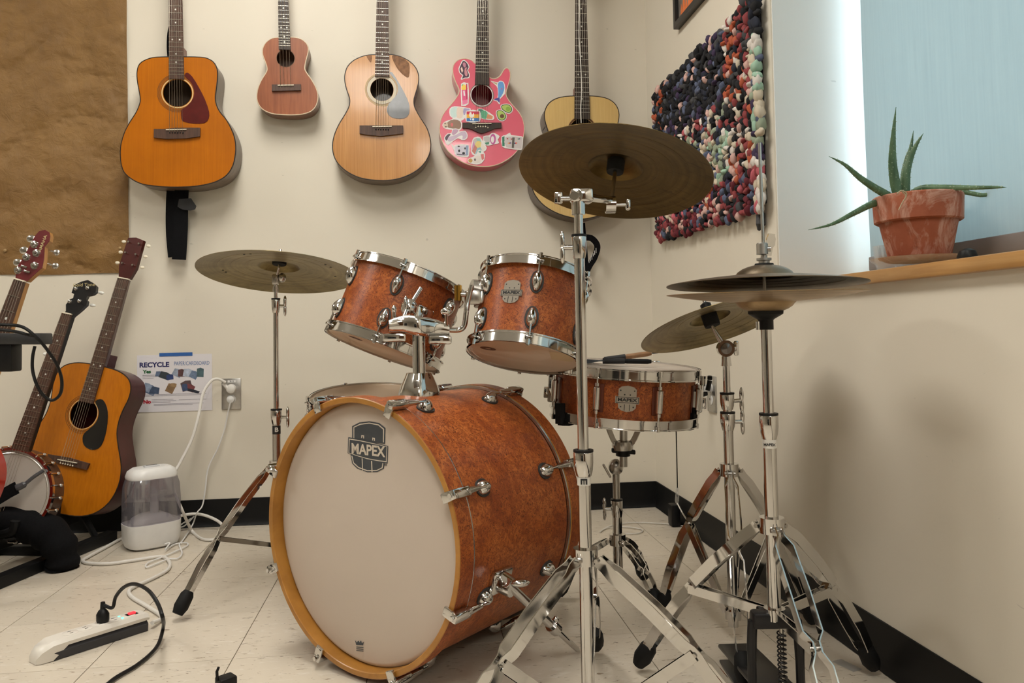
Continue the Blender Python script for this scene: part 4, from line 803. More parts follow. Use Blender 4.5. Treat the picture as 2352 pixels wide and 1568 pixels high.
# humidifier
hc = (pZ(292, 1270, 0)+pZ(392, 1244, 0))/2 + V((.0, .02, 0)); hx_ = V((.80, .6, 0)).normalized(); hm = axes((hc.x, hc.y, 0), hx_, V((0, 0, 1)).cross(hx_), V((0, 0, 1)))
def rr2(w_, d_, n=32, p_=3.2):
    o_ = []
    for k_ in range(n):
        a = 2*math.pi*k_/n; c_, s_ = math.cos(a), math.sin(a); o_.append((w_*math.copysign(abs(c_)**(2/p_), c_), d_*math.copysign(abs(s_)**(2/p_), s_)))
    return o_
def loft(secs, cap0=True, cap1=True):
    b = MB(); vs_ = []; n = 0
    for w_, d_, z in secs: o_ = rr2(w_, d_); n = len(o_); vs_ += [(x, y, z) for x, y in o_]
    fs = [(i*n+k_, i*n+(k_+1) % n, (i+1)*n+(k_+1) % n, (i+1)*n+k_) for i in range(len(secs)-1) for k_ in range(n)]
    if cap0: fs.append(tuple(range(n-1, -1, -1)))
    if cap1: fs.append(tuple(range((len(secs)-1)*n, len(secs)*n)))
    return b.add(vs_, fs, hm)
hu = thing('humidifier', 'white humidifier with clear smoky tank on the floor by the wall', 'humidifier', hm.translation)
obj('base', loft([(.066, .050, .001), (.080, .062, .008), (.088, .068, .03), (.090, .070, .085)]), white_p, hu, 40)
tankm = mixshader('smoky_tank', [(.62, 'ShaderNodeBsdfTransparent', (.66, .64, .68), None), (.26, 'ShaderNodeBsdfDiffuse', (.34, .32, .35), None), (.12, 'ShaderNodeBsdfGlossy', (1, 1, 1), .08)])
obj('tank', loft([(.089, .069, .086), (.089, .069, .16), (.086, .066, .21), (.078, .059, .235)], False, False), tankm, hu, 40)
obj('column', MB().tube([hm @ V((.01, 0, .08)), hm @ V((.01, 0, .24))], .014, 14), white_p, hu)
obj('water_tray', loft([(.07, .05, .086), (.06, .045, .10), (.035, .03, .112)]), white_p, hu, 40)
obj('lid', loft([(.078, .059, .232), (.080, .060, .240), (.074, .054, .258), (.060, .042, .268), (.0585, .0405, .2685)]), white_p, hu, 40)
obj('mist_nozzle', MB().rbox((0, 0, .270), (.05, .022, .008), .003, hm), M('nozzle_grey', (.6, .6, .61), .4), hu); obj('slot', MB().box((0, 0, .2745), (.036, .003, .0012), hm), black, hu)

# cords at the outlet
def floorpt(x, y, z=.006): return pZ(x, y, z)
pl1 = mo @ V((0, .0195, .012))
ec = thing('extension_cord', 'thick white extension cord from outlet to power strip', 'cord', floorpt(330, 1300, 0))
obj('plug', MB().lathe([(.017, -.004), (.018, .006), (.016, .018), (.008, .022), (0, .022)], 20, mo @ Matrix.Translation((.002, .0195, .009))), cord_w, ec)
obj('strain_relief', MB().tube([mo @ V((-.008, .022, .022)), mo @ V((-.022, .036, .024)), mo @ V((-.028, .040, .025))], [.008, .006, .005], 10), cord_w, ec)
path = [pY(518, 878, 3.07), pY(500, 870, 3.06), pY(484, 876, 3.05), pY(466, 905, 3.03), pY(455, 960, 3.0), pY(440, 1010, 2.98), pY(415, 1060, 2.95), pY(400, 1090, 2.93), pY(400, 1125, 2.92), pY(420, 1175, 2.90)]
path += [floorpt(440, 1217, .012), floorpt(462, 1236), floorpt(488, 1239), floorpt(507, 1228), pY(512, 1210, 3.02), pY(500, 1196, 3.04), pY(470, 1183, 3.05), pY(440, 1180, 3.05), pY(400, 1190, 3.02), floorpt(340, 1226), floorpt(290, 1232), floorpt(240, 1258), floorpt(205, 1277), floorpt(190, 1287), floorpt(205, 1293), floorpt(250, 1294), floorpt(310, 1286), floorpt(370, 1278), floorpt(389, 1290), floorpt(385, 1308), floorpt(350, 1328), floorpt(310, 1346), floorpt(296, 1358), floorpt(305, 1372), floorpt(335, 1390), floorpt(366, 1410), floorpt(372, 1420), floorpt(350, 1430, .015)]
obj('cord', MB().tube(spline(path, 7), .0052, 10), cord_w, ec)
tn = thing('thin_cord', 'thin white cord from lower socket to humidifier', 'cord', floorpt(420, 1250, 0))
obj('plug', MB().lathe([(.015, 0), (.013, .012), (.004, .016), (0, .016)], 16, mo @ Matrix.Translation((0, -.0195, .009))), white_p, tn)
path = [pY(529, 925, 3.07), pY(524, 945, 3.075), pY(516, 985, 3.08), pY(500, 1030, 3.08), pY(482, 1065, 3.075), pY(475, 1090, 3.07), pY(472, 1120, 3.06), pY(465, 1160, 3.05), pY(452, 1178, 3.03)]
path += [pY(442, 1205, 3.06), floorpt(420, 1240), floorpt(412, 1250), floorpt(418, 1270), floorpt(408, 1282), floorpt(385, 1284), floorpt(350, 1298), floorpt(336, 1302), floorpt(340, 1292), floorpt(375, 1278), floorpt(420, 1258), floorpt(432, 1250), floorpt(424, 1246), floorpt(400, 1250), floorpt(380, 1262, .012), floorpt(390, 1247, .02), floorpt(378, 1250, .02)]
obj('cord', MB().tube(spline(path, 7), .0026, 8), white_p, tn)
obj('tie_loop', MB().tube(spline([pY(x, y, 3.06) for x, y in ((440, 1190), (418, 1203), (411, 1210), (424, 1207), (446, 1185))], 6), .0026, 8), white_p, tn)

# power strip
a0, a1 = pZ(92, 1530, 0), pZ(345, 1448, 0); d = (a1-a0); ux = d.normalized(); uy = V((0, 0, 1)).cross(ux); PL = d.length
pm_ = axes(a0+uy*.028, ux, uy, V((0, 0, 1)))
strip_ = thing('power_strip', 'white and black power strip with glowing red switch on the floor', 'power strip', (a0+a1)/2)
def prof_strip(secs):
    b = MB(); vs_ = []; n = 0
    for x, q_ in secs: n = len(q_); vs_ += [(x, y, z) for y, z in q_]
    fs = [(i*n+k_, i*n+(k_+1) % n, (i+1)*n+(k_+1) % n, (i+1)*n+k_) for i in range(len(secs)-1) for k_ in range(n)]
    fs += [tuple(range(n-1, -1, -1)), tuple(range((len(secs)-1)*n, len(secs)*n))]; return b.add(vs_, fs, pm_)
def sec(hw_, z0, z1): return [(-hw_, z0), (hw_, z0), (hw_+.002, z1-.008), (hw_-.006, z1), (-hw_+.006, z1), (-hw_-.002, z1-.008)]
obj('base', prof_strip([(.03, sec(.025, .001, .026)), (PL-.004, sec(.025, .001, .026))]), M('strip_dark', srgb(50, 50, 54), .5), strip_, 30)
obj('cover', prof_strip([(-.004, sec(.016, .001, .02)), (.006, sec(.022, .001, .032)), (.028, sec(.026, .002, .042)), (.06, sec(.0265, .027, .043)), (PL-.01, sec(.0265, .027, .043)), (PL, sec(.024, .027, .040))]), M('strip_white', srgb(226, 220, 210), .32), strip_, 40)
for i in range(5):
    r_ = obj('socket', MB().lathe([(.017, .0425), (.017, .0436), (.0155, .0442), (0, .0442)], 20, pm_ @ Matrix.Translation((.075+i*.033, 0, 0))), M('strip_white', (1, 1, 1)), strip_)
    for s_ in (-1, 1): obj('slot', MB().box((.075+i*.033, s_*.006, .0442), (.007, .0018, .0006), pm_), black, r_)
obj('switch_well', MB().box((PL-.032, 0, .0432), (.026, .016, .002), pm_), black, strip_)
obj('switch', MB().rbox((PL-.031, 0, .0455), (.016, .010, .005), .001, pm_), M('switch_red', (.9, .03, .04), .3, emis=1.6), strip_)
for s_ in (-1, 1): obj('indicator', MB().ell((PL-.058, s_*.008, .0436), (.0035, .0035, .0015), pm_, 12, 6), M('led_green', (.1, .9, .6), .3, emis=2.2), strip_)
bp = thing('black_plug_cord', 'black plug and cord arching out of the power strip', 'cord', pm_ @ V((.155, 0, .045)))
pc = pm_ @ V((.60*PL, .002, .045))
obj('plug', MB().lathe([(.013, 0), (.0145, .004), (.0145, .018), (.010, .026), (.006, .030), (.0055, .040), (.005, .046), (0, .046)], 14, Matrix.Translation(pc) @ Matrix.Diagonal((1.0, .8, 1, 1))), black, bp)
dd = prj(pc)[2]
path = [pc+V((0, 0, .04)), pd(258, 1395, dd), pd(266, 1370, dd), pd(285, 1348, dd-.03), pd(310, 1341, dd-.06), pd(340, 1355, dd-.1), pd(362, 1385, dd-.13), pd(374, 1420, dd-.16), floorpt(375, 1440, .03), floorpt(365, 1476, .012), floorpt(345, 1502, .006), floorpt(310, 1530, .006), floorpt(260, 1560, .006), floorpt(215, 1600, .006)]
obj('cord', MB().tube(spline(path, 7), .0042, 8), black, bp)
# small black connector on the floor at the bottom edge
cn = thing('black_connector', 'small black connector lying on the floor at the bottom edge', 'connector', floorpt(515, 1566, 0))
q0, q1 = floorpt(500, 1575, .012), floorpt(538, 1562, .012); ux = (q1-q0).normalized(); cm = axes((q0+q1)/2, ux, V((0, 0, 1)).cross(ux), V((0, 0, 1)))
obj('body', MB().rbox((0, 0, .002), ((q1-q0).length, .03, .024), .003, cm), black, cn)
obj('prong', MB().tube([cm @ V((-.018, 0, .01)), cm @ V((-.018, .002, .028)), cm @ V((-.014, .002, .036))], [.003, .003, .0025], 8), black, cn)
obj('tail', MB().tube(spline([cm @ V((-.018, 0, 0)), cm @ V((-.05, -.03, -.006)), cm @ V((-.1, -.08, -.008))], 5), .004, 8), black, cn)
# ================================================================== drums
gask = M('lug_gasket', (.03, .028, .026), .6)
ink_slate = M('ink_slate', srgb(66, 70, 76), .5, 0, .05, 40); ink_cream = M('ink_cream', srgb(214, 202, 186), .6)
def egg(fm_, c, out_, ax, L_, w_, h_, name, parent, mat=None):
    """pear-shaped lug: c on the surface, out_ outward, ax along its length, fat end first"""
    out_ = V(out_).normalized(); ax = V(ax).normalized(); sd_ = ax.cross(out_)
    m_ = axes(c, sd_, ax, out_); b = MB(); n = 10; vs_ = []; ring = 12
    prof_ = [(-.5, .25), (-.44, .62), (-.3, .9), (-.08, 1.0), (.15, .9), (.35, .66), (.47, .45), (.5, .3)]
    for y_, r_ in prof_: vs_ += [(w_/2*r_*math.cos(math.pi*k/(ring-1)), y_*L_, h_*r_*math.sin(math.pi*k/(ring-1))) for k in range(ring)]
    fs = [(i*ring+k, i*ring+k+1, (i+1)*ring+k+1, (i+1)*ring+k) for i in range(len(prof_)-1) for k in range(ring-1)]
    fs += [tuple(range(ring)), tuple(range((len(prof_)-1)*ring, len(prof_)*ring))[::-1]]
    b.add(vs_, fs, fm_ @ m_ if fm_ else m_)
    o_ = obj(name, b, mat or chrome, parent, 50)
    g_ = MB().prism([(w_*.62*math.cos(2*math.pi*k/16), L_*.60*math.sin(2*math.pi*k/16)) for k in range(16)], -.002, .003, fm_ @ m_ if fm_ else m_); obj('gasket', g_, gask, o_)
    return o_
def badge(fm_, c, out_, upv, w_, parent):
    out_ = V(out_).normalized(); upv = V(upv).normalized(); m_ = fm_ @ axes(c, upv.cross(out_), upv, out_)
    s_ = w_/1.9
    t_ = [(-.72, .25), (-.72, .85), (-.5, 1.05), (0, 1.15), (.5, 1.05), (.72, .85), (.72, .25), (.95, .28), (.95, -.28), (.72, -.3), (.70, -.62), (.45, -.85), (0, -.95), (-.45, -.85), (-.70, -.62), (-.72, -.3), (-.95, -.28), (-.95, .28)]
    bd_ = obj('badge', MB().prism([(x*s_, y*s_) for x, y in t_], -.001, .0022, m_), M('badge_silver', srgb(176, 168, 156), .3, .6, .05), parent, 30)
    obj('badge_band', MB().prism([(x*s_, y*s_) for x, y in ((-.90, .24), (.90, .24), (.90, -.24), (-.90, -.24))], .0022, .0026, m_, [[(x*s_, y*s_) for x, y in ((-.86, .20), (.86, .20), (.86, -.20), (-.86, -.20))]]), M('ink_black', (.015, .015, .015), .5), bd_, 30)
    obj('lettering', MB().text('MAPEX', .36*s_, m_ @ Matrix.Translation((0, 0, .0026)), 1.35, .012*s_, .0006), M('ink_black', (.015, .015, .015)), bd_, 0)
    for x in (-.2, .2): obj('badge_bar', MB().box((x*s_, -.6*s_, .0024), (.05*s_, .5*s_, .0006), m_), M('ink_black', (.015, .015, .015)), bd_)
    for x, y in ((-.55, .75), (.55, .75), (-.5, -.55), (.5, -.55), (-.22, .42), (.22, .42)): obj('badge_pin', MB().ell((x*s_, y*s_, .0022), (.06*s_, .06*s_, .001), m_, 8, 4), M('ink_black', (.015, .015, .015)), bd_)

def drum(name, label, cB, cT, R, nl, ph, tophead, bothead, lug=(.046, .026, .022), tubelug=False, group=None, base=None, seat=.30):
    cB, cT = V(cB), V(cT); Lz = (cT-cB).length; fm_ = frame(cB, cT-cB, _C-(cB+cT)/2); z = V((0, 0, 1))
    t = thing(name, label, 'drum', base if base is not None else cB, group); Rs = R-.010
    obj('shell', MB().lathe([(Rs, .006), (Rs, Lz-.006), (Rs-.006, Lz-.006), (Rs-.006, .006)], 72, fm_, True), burlm, t, 40)
    for nm, z0, s in (('hoop', 0, 1), ('hoop', Lz, -1)):   # triple-flanged steel hoop
        pr = [(R-.002, -.006), (R-.0035, -.006), (R-.0035, .017), (R+.004, .019), (R+.004, .0165), (R-.001, .0155), (R-.001, -.003), (R+.002, -.004), (R+.002, -.006)]
        hp_ = obj(nm, MB().lathe([(r_, z0+s*q) for r_, q in pr][::s], 72, fm_), chrome, t, 30)
    obj('drumhead', MB().lathe([(R-.004, Lz-.002), (R-.010, Lz+.003), (0, Lz+.003)], 64, fm_), tophead, t, 60)
    bh = obj('drumhead', MB().lathe([(0, -.002), (R-.010, -.002), (R-.004, .002)], 64, fm_), bothead, t, 60)
    for k in range(nl):
        a = math.radians(ph+360*k/nl); d = V((math.cos(a), math.sin(a), 0))
        if tubelug:
            lg = obj('lug', MB().tube([d*(Rs+.014)+z*(Lz*.22), d*(Rs+.014)+z*(Lz*.78)], [.0052, .0052], 12, False, fm_).tube([d*(Rs+.014)+z*(Lz*.28), d*(Rs+.014)+z*(Lz*.30), d*(Rs+.014)+z*(Lz*.70), d*(Rs+.014)+z*(Lz*.72)], [.0052, .0085, .0085, .0052], 12, False, fm_)
                     .box((0, 0, 0), (.014, .014, Lz*.3), fm_ @ axes(d*(Rs+.006)+z*(Lz*.5), d, z.cross(d), z)), chrome, t)
            obj('gasket', MB().rbox((0, 0, 0), (.004, .026, Lz*.52), .0015, fm_ @ axes(d*(Rs+.001)+z*(Lz*.5), d, z.cross(d), z)), M('gasket_amber', srgb(96, 40, 18), .4), lg)
            rods = [(.0, .25), (.75, 1.0)]
            for a0, a1 in rods: obj('tension_rod', MB().tube([d*(Rs+.014)+z*(Lz*a0), d*(Rs+.014)+z*(Lz*a1)], .0026, 8, False, fm_), chrome, lg)
            for q, s in ((0, -1), (Lz, 1)): obj('rod_head', MB().tube([d*(Rs+.014)+z*(q-.006*s), d*(Rs+.014)+z*(q+.006*s)], .005, 8, False, fm_), chrome, lg)
        else:
            for z0, s in ((0, 1), (Lz, -1)):
                lg = egg(fm_, d*(Rs)+z*(z0+s*(.034+lug[0]/2)), d, z*s, *lug, 'lug', t)
                lg2 = MB().tube([d*(Rs+.012)+z*(z0-s*.004), d*(Rs+.012)+z*(z0+s*.040)], .0027, 8, False, fm_).tube([d*(Rs+.012)+z*(z0-s*.010), d*(Rs+.012)+z*(z0+s*.002)], .0048, 8, False, fm_)
                obj('tension_rod', lg2, chrome, lg)
                obj('hoop_ear', MB().rbox((0, 0, 0), (.014, .018, .006), .002, fm_ @ axes(d*(R+.003)+z*(z0+s*.008), d, z.cross(d), z)), chrome, lg)
    return t, fm_, Lz, Rs, bh

# ---------------- bass drum
DYW = .754; axv = V((math.sin(DYW), math.cos(DYW), 0)); rgt = V((math.cos(DYW), -math.sin(DYW), 0)); UP = V((0, 0, 1))
BC = V((-.132, 1.676, .2955)); BF = axes(BC, rgt, UP, -axv); RB_, LB = .285, .43
bd = thing('bass_drum', 'burl wood bass drum with cream front head and amber hoop', 'drum', BC+axv*LB/2-UP*.2955)
Rs = RB_-.009
obj('shell', MB().lathe([(Rs, -.048), (Rs, -LB+.048), (Rs-.007, -LB+.048), (Rs-.007, -.048)], 120, BF, True), burlm, bd, 40)
for z0, s in ((0, 1), (-LB, -1)):
    hp_ = obj('hoop', MB().lathe([(RB_-.0008, z0-s*.001), (RB_-.0025, z0), (RB_-.0115, z0), (RB_-.013, z0-s*.0015), (RB_-.013, z0-s*.040), (RB_-.0008, z0-s*.040)], 120, BF), maple, bd, 30)
    obj('hoop_veneer', MB().lathe([(RB_-.0006, z0-s*.0012), (RB_, z0-s*.002), (RB_, z0-s*.040), (RB_-.0008, z0-s*.040)], 120, BF), burlm, hp_, 30)
    obj('counterhoop', MB().lathe([(RB_-.014, z0-s*.040), (RB_-.0025, z0-s*.040), (RB_-.0015, z0-s*.043), (RB_-.0025, z0-s*.046), (RB_-.014, z0-s*.046)], 120, BF), nickel, bd, 30)
fh = obj('front_head', MB().lathe([(RB_-.0125, -.034), (RB_-.018, -.027), (RB_-.024, -.025), (0, -.0245)], 96, BF), hd_coat, bd, 60)
obj('batter_head', MB().lathe([(0, -LB+.0245), (RB_-.024, -LB+.025), (RB_-.0125, -LB+.034)], 96, BF), hd_coat, bd, 60)
for k in range(8):
    a = math.radians(22.5+45*k); d = V((math.sin(a), math.cos(a), 0)); tg = V((math.cos(a), -math.sin(a), 0)); zz = V((0, 0, 1))
    for z0, s in ((0, 1), (-LB, -1)):
        lz = z0-s*.105
        lg = egg(BF, d*Rs+zz*lz, d, zz*s*-1, .036, .030, .022, 'lug', bd)
        obj('tension_rod', MB().tube([d*(RB_+.009)+zz*(z0+s*.004), d*(RB_+.009)+zz*lz], .0032, 10, False, BF), chrome, lg)
        m_ = BF @ axes(d*(RB_+.004)+zz*(z0-s*.016), tg, d, tg.cross(d))
        cl = MB().rbox((0, .006, s*tg.cross(d).z*.000), (.020, .016, .050), .004, m_)
        cl.rbox((0, -.006, 0), (.020, .022, .006), .002, BF @ axes(d*(RB_+.0)+zz*(z0+s*.0055), tg, d, tg.cross(d)))
        cl.tube([d*(RB_+.010)+zz*(z0-s*.03), d*(RB_+.010)+zz*(z0-s*.075)], [.009, .005], 10, False, BF)
        obj('claw', cl, chrome, lg, 40)
        obj('key_bolt', MB().tube([d*(RB_+.009)+zz*(z0+s*.008), d*(RB_+.009)+zz*(z0+s*.014)], .005, 6, False, BF), chrome, lg)
# logo on the front head
HF = BF @ Matrix.Translation((0, 0, -.0243)); f = tracer(HF); S = (600, 860, 2.2145)
def hpoly(pts): return poly(f, pts, *S)
top_o = [(463, 330), (463, 262), (500, 243), (550, 237), (600, 246), (632, 272), (630, 352)]
lo = obj('logo', MB().prism(hpoly(top_o), 0, .0004, HF), ink_slate, fh, 30)
obj('logo', MB().prism(hpoly([(455, 405), (463, 452), (490, 478), (540, 496), (590, 495), (624, 478), (628, 445)]), 0, .0004, HF), ink_slate, fh, 30)
for pts in ([(470, 322), (470, 266), (503, 250), (550, 244), (598, 253), (626, 276), (624, 345), (620, 344), (621, 279), (596, 258), (550, 249), (505, 255), (474, 269), (474, 323)], [(512, 425), (514, 486), (518, 488), (516, 426)], [(560, 438), (562, 496), (567, 496), (565, 439)], [(460, 412), (468, 450), (494, 474), (540, 491), (588, 490), (618, 475), (622, 447), (618, 447), (614, 472), (588, 485), (541, 486), (497, 470), (472, 447), (464, 413)],
            [(510, 308), (524, 309), (524, 324), (520, 324), (520, 314), (514, 313), (514, 322), (510, 322)], [(566, 320), (579, 322), (579, 337), (575, 337), (575, 327), (570, 326), (570, 335), (566, 334)]):
    obj('logo_line', MB().prism(hpoly(pts), .0004, .0006, HF), ink_cream, fh, 30)
band = [(444, 318), (500, 328), (560, 342), (610, 354), (646, 364), (643, 452), (600, 446), (540, 434), (490, 418), (441, 400)]
obj('logo_band', MB().prism(hpoly(band), .0004, .0007, HF), ink_slate, fh, 30)
cx_, cy_ = 544, 384; inb = lambda s1, s2: [(cx_+(x-cx_)*s1, cy_+(y-cy_)*s2-.0) for x, y in band]
obj('logo_line', MB().prism(hpoly(inb(.96, .90)), .0007, .0008, HF, [hpoly(inb(.93, .82))]), ink_cream, fh, 30)
tp = f(600+543/2.2145, 860+386/2.2145); lw_ = abs(f(600+620/2.2145, 860+400/2.2145)[0]-f(600+466/2.2145, 860+372/2.2145)[0])
obj('lettering', MB().text('MAPEX', .030, HF @ Matrix.Translation((*tp, .001)), lw_/.086, .0008, .0004), ink_cream, fh, 0)
tp = f(600+632/2.2145, 860+460/2.2145); obj('lettering', MB().text('TM', .006, HF @ Matrix.Translation((*tp, .0004)), 1, 0, .0004), ink_slate, fh, 0)
crown = [(478, 1352), (486, 1362), (494, 1353), (500, 1362), (507, 1352), (512, 1366), (522, 1358), (518, 1376), (484, 1374)]
obj('crown_mark', MB().prism(hpoly(crown), 0, .0005, HF), ink_slate, fh, 30)
for y_ in (1383, 1392, 1401): obj('small_print', MB().prism(hpoly([(484, y_), (520, y_+3), (520, y_+6), (484, y_+3)]), 0, .0005, HF), ink_slate, fh, 30)
# spurs
for s in (1, -1):
    a = math.radians((107 if s > 0 else 122)*s); d = V((math.sin(a), math.cos(a), 0)); zz = V((0, 0, 1)); tg = V((math.cos(a), -math.sin(a), 0))
    c0 = d*Rs+zz*-.14
    sp_ = obj('spur', MB().rbox((0, 0, .006), (.050, .060, .014), .005, BF @ axes(c0, tg, zz, d)).tube([c0, c0+d*.040], [.024, .019], 16, False, BF), chrome, bd, 40)
    P0_ = BF @ (c0+d*.034); tip = (pZ(1331, 1496, .004) if s > 0 else V((-.13, 2.17, .004))); mid = P0_.lerp(tip, .60)
    obj('spur_tube', MB().tube([P0_+(P0_-tip).normalized()*.02, mid], .0095, 14), chrome, sp_)
    obj('spur_collar', MB().tube([mid-(tip-P0_).normalized()*.012, mid+(tip-P0_).normalized()*.012], .014, 12).ell(mid+UP*.018+rgt*.006, (.007, .007, .007), None, 10, 6), chrome, sp_)
    obj('spur_rod', MB().tube([mid, tip.lerp(mid, .1), tip], [.0062, .0058, .0015], 10), chrome, sp_)
    obj('spur_wing', MB().ell(P0_+d.x*rgt*0+UP*.012+rgt*.022*s, (.020, .012, .008), None, 12, 8), chrome, sp_)

# ---------------- rack toms, floor tom, snare
tl, fmL, LzL, RsL, bh = drum('rack_tom', 'larger burl rack tom tilted steeply, at the left above the bass drum', pd(880, 803, 2.06), pd(943, 640, 2.105), .157, 6, -10, head_clear, head_clear, group='rack toms')
trm, fmR, LzR, RsR, bh2 = drum('rack_tom', 'smaller burl rack tom with silver badge beside the chrome pole', pd(1203, 818, 1.87), pd(1230, 638, 1.935), .136, 6, 2, head_clear, head_clear, group='rack toms')
a = math.radians(-23); d = V((math.cos(a), math.sin(a), 0)); badge(fmR, d*(RsR-.001)+V((0, 0, LzR*.56)), d, V((0, 0, 1)), .052, trm)
inkb = M('print_brown', srgb(96, 62, 40), .6)
for fm_, par, x, y in ((fmR, bh2, .03, -.085), (fmL, bh, .05, -.075)):
    m_ = fm_ @ Matrix.Translation((x, y, -.0024)); obj('head_print', MB().prism(circ2(0, 0, .013, 20, .019), -.0003, 0, m_, [circ2(0, 0, .004, 12, .007)]), inkb, par, 30)
m_ = fmR @ Matrix.Translation((.055, .085, -.0024)); obj('head_label', MB().prism([(-.035, -.02), (.03, -.03), (.035, .025), (-.03, .03)], -.0003, 0, m_), M('label_cream', srgb(222, 200, 160), .6), bh2, 30)
# tom mounting brackets (one on each tom)
aL = math.radians(22); dL = V((math.cos(aL), math.sin(aL), 0)); mbL = fmL @ (dL*(RsL+.002)+V((0, 0, LzL*.45)))
obj('mount_bracket', MB().rbox((0, 0, .012), (.05, .055, .028), .008, fmL @ axes(dL*(RsL-.002)+V((0, 0, LzL*.45)), V((0, 0, 1)).cross(dL), V((0, 0, 1)), dL)), chrome, tl, 40)
aR = math.radians(-72); dR = V((math.cos(aR), math.sin(aR), 0))
obj('mount_bracket', MB().tube([dR*(RsR-.004)+V((0, 0, LzR*.66)), dR*(RsR+.03)+V((0, 0, LzR*.66))], [.028, .022], 18, False, fmR).rbox((0, 0, .006), (.05, .06, .012), .004, fmR @ axes(dR*(RsR-.002)+V((0, 0, LzR*.62)), V((0, 0, 1)).cross(dR), V((0, 0, 1)), dR)), nickel, trm, 40)

# tom holder: base block on the shell, post, casting, two L-rods
ap = .20; pb = BC+axv*ap+UP*(Rs-.002)
th = thing('tom_holder', 'chrome double tom holder post on top of the bass drum', 'tom holder', pb)
tz = prj(pb)[2]; c_ = pb
zt = zat(c_.x, c_.y, 880); z2 = zat(c_.x, c_.y, 752)
blk = MB(); vs_ = []
for w_, d_, z_ in ((.041, .044, -.012), (.041, .044, .004), (.036, .038, .022), (.030, .030, .040), (.026, .026, .050)):
    vs_ += [(x*1.0, y*1.0, z_) for x, y in rr2(w_, d_, 32, 3.0)]
n = 32; blk.add(vs_, [(i*n+k, i*n+(k+1) % n, (i+1)*n+(k+1) % n, (i+1)*n+k) for i in range(4) for k in range(n)]+[tuple(range(4*n, 5*n))], axes(c_, rgt, axv, UP))
obj('base_block', blk, chrome, th, 40)
obj('block_inset', MB().rbox((.0, -.036, .018), (.016, .012, .036), .003, axes(c_, (_R*1).normalized(), UP.cross(_R).normalized(), UP)), nickel, th)
obj('post', MB().tube([c_+UP*.03, V((c_.x, c_.y, z2))], .0145, 24), chrome, th)
hz = zat(c_.x, c_.y, 750); hc_ = V((c_.x, c_.y, hz))
l_, r_ = pd(893, 748, tz-.01), pd(1030, 758, tz+.02); mid_ = V((c_.x, c_.y, hz))+UP*.002
cst = MB(); pth = spline([l_, l_.lerp(mid_, .5)+UP*.004, mid_-_F*.012, r_.lerp(mid_, .5)+UP*.001, r_], 6); sd_ = (r_-l_).normalized().cross(UP)
k_ = len(pth); hh = [.011+.012*math.sin(math.pi*min(1, max(0, (i+2)/(k_+3))))for i in range(k_)]; vs_ = []
for i, p_ in enumerate(pth):
    for q in range(14): a = 2*math.pi*q/14; ca, sa = math.cos(a), math.sin(a); vs_.append(p_+sd_*.018*math.copysign(abs(ca)**.6, ca)+UP*hh[i]*math.copysign(abs(sa)**.6, sa))
cst.add(vs_, [(i*14+q, i*14+(q+1) % 14, (i+1)*14+(q+1) % 14, (i+1)*14+q) for i in range(k_-1) for q in range(14)]+[tuple(range(13, -1, -1)), tuple(range((k_-1)*14, k_*14))])
obj('casting', cst, chrome, th, 40)
for nm, px_ in (('clamp_jaw', (905, 775)), ('clamp_jaw', (1010, 780))):
    q = pd(*px_, tz); obj(nm, MB().rbox((0, 0, 0), (.052, .03, .020), .005, axes(q, _R, sd_, UP)), chrome, th, 40)
for px_, w_ in (((905, 722), .006), ((1025, 727), .006)): q = pd(*px_, tz); obj('wing_screw', MB().tube([q-UP*.02, q+UP*.008], .004, 10).ell(q+UP*.012, (.013 if px_[0] > 1000 else .006, .006, .009), None, 12, 8), chrome, th)
# left L-rod with its ball clamp
q0, q1, q2 = pd(925, 735, tz+.02), pd(940, 697, tz+.06), pd(966, 662, tz+.10)
obj('tom_arm', MB().tube([q0, q1], .0058, 12).tube([pd(935, 712, tz+.05), q2], .0052, 12), chrome, th)
obj('ball_clamp', MB().ell(pd(940, 708, tz+.06), (.021, .021, .024), None, 16, 10).ell(pd(932, 700, tz+.045), (.006, .008, .022), None, 10, 8), chrome, th, 50)
# right L-rod: out, up, into the bracket
rod = spline([pd(1024, 757, tz+.02), pd(1050, 758, tz+.03), pd(1062, 754, tz+.03), pd(1068, 742, tz+.03), pd(1071, 715, tz+.03), pd(1075, 690, tz+.035), pd(1084, 655, tz+.04)], 5)
obj('tom_arm', MB().tube(rod, .0062, 12), chrome, th)
obj('arm_clamp', MB().rbox((0, 0, 0), (.036, .03, .034), .006, axes(pd(1086, 683, tz+.05), _R, sd_, UP)).tube([pd(1050, 675, tz+.05), pd(1075, 677, tz+.05)], .006, 10), nickel, th, 40)
obj('memory_lock', MB().tube([pd(1052, 655, tz+.05), pd(1052, 690, tz+.05)], .009, 12), M('brass', srgb(176, 136, 62), .25, 1.0), th)

# floor tom behind the bass drum
cT = pd(868, 917, 2.22); Nn = dn(868, 917, -.24, 1.0)
ft, fmF, LzF, RsF, _b = drum('floor_tom', 'floor tom with clear head showing behind the bass drum', cT-Nn*.33, cT, .190, 6, 30, head_clear, head_clear, base=(cT.x, cT.y, 0))
for k in range(3):
    a = math.radians(90+120*k); d = V((math.cos(a), math.sin(a), 0)); P1 = fmF @ (d*(RsF+.012)+V((0, 0, .24))); obj('leg', MB().tube([P1, V((P1.x, P1.y, .012))], .0055, 10).tube([V((P1.x, P1.y, .03)), V((P1.x, P1.y, .001))], .009, 10), chrome, ft)
m_ = fmF @ Matrix.Translation((0, -.09, LzF+.0034)); obj('head_print', MB().prism(circ2(0, 0, .016, 20, .030), 0, .0004, m_), M('print_grey_soft', srgb(120, 112, 100), .6), ft, 30)

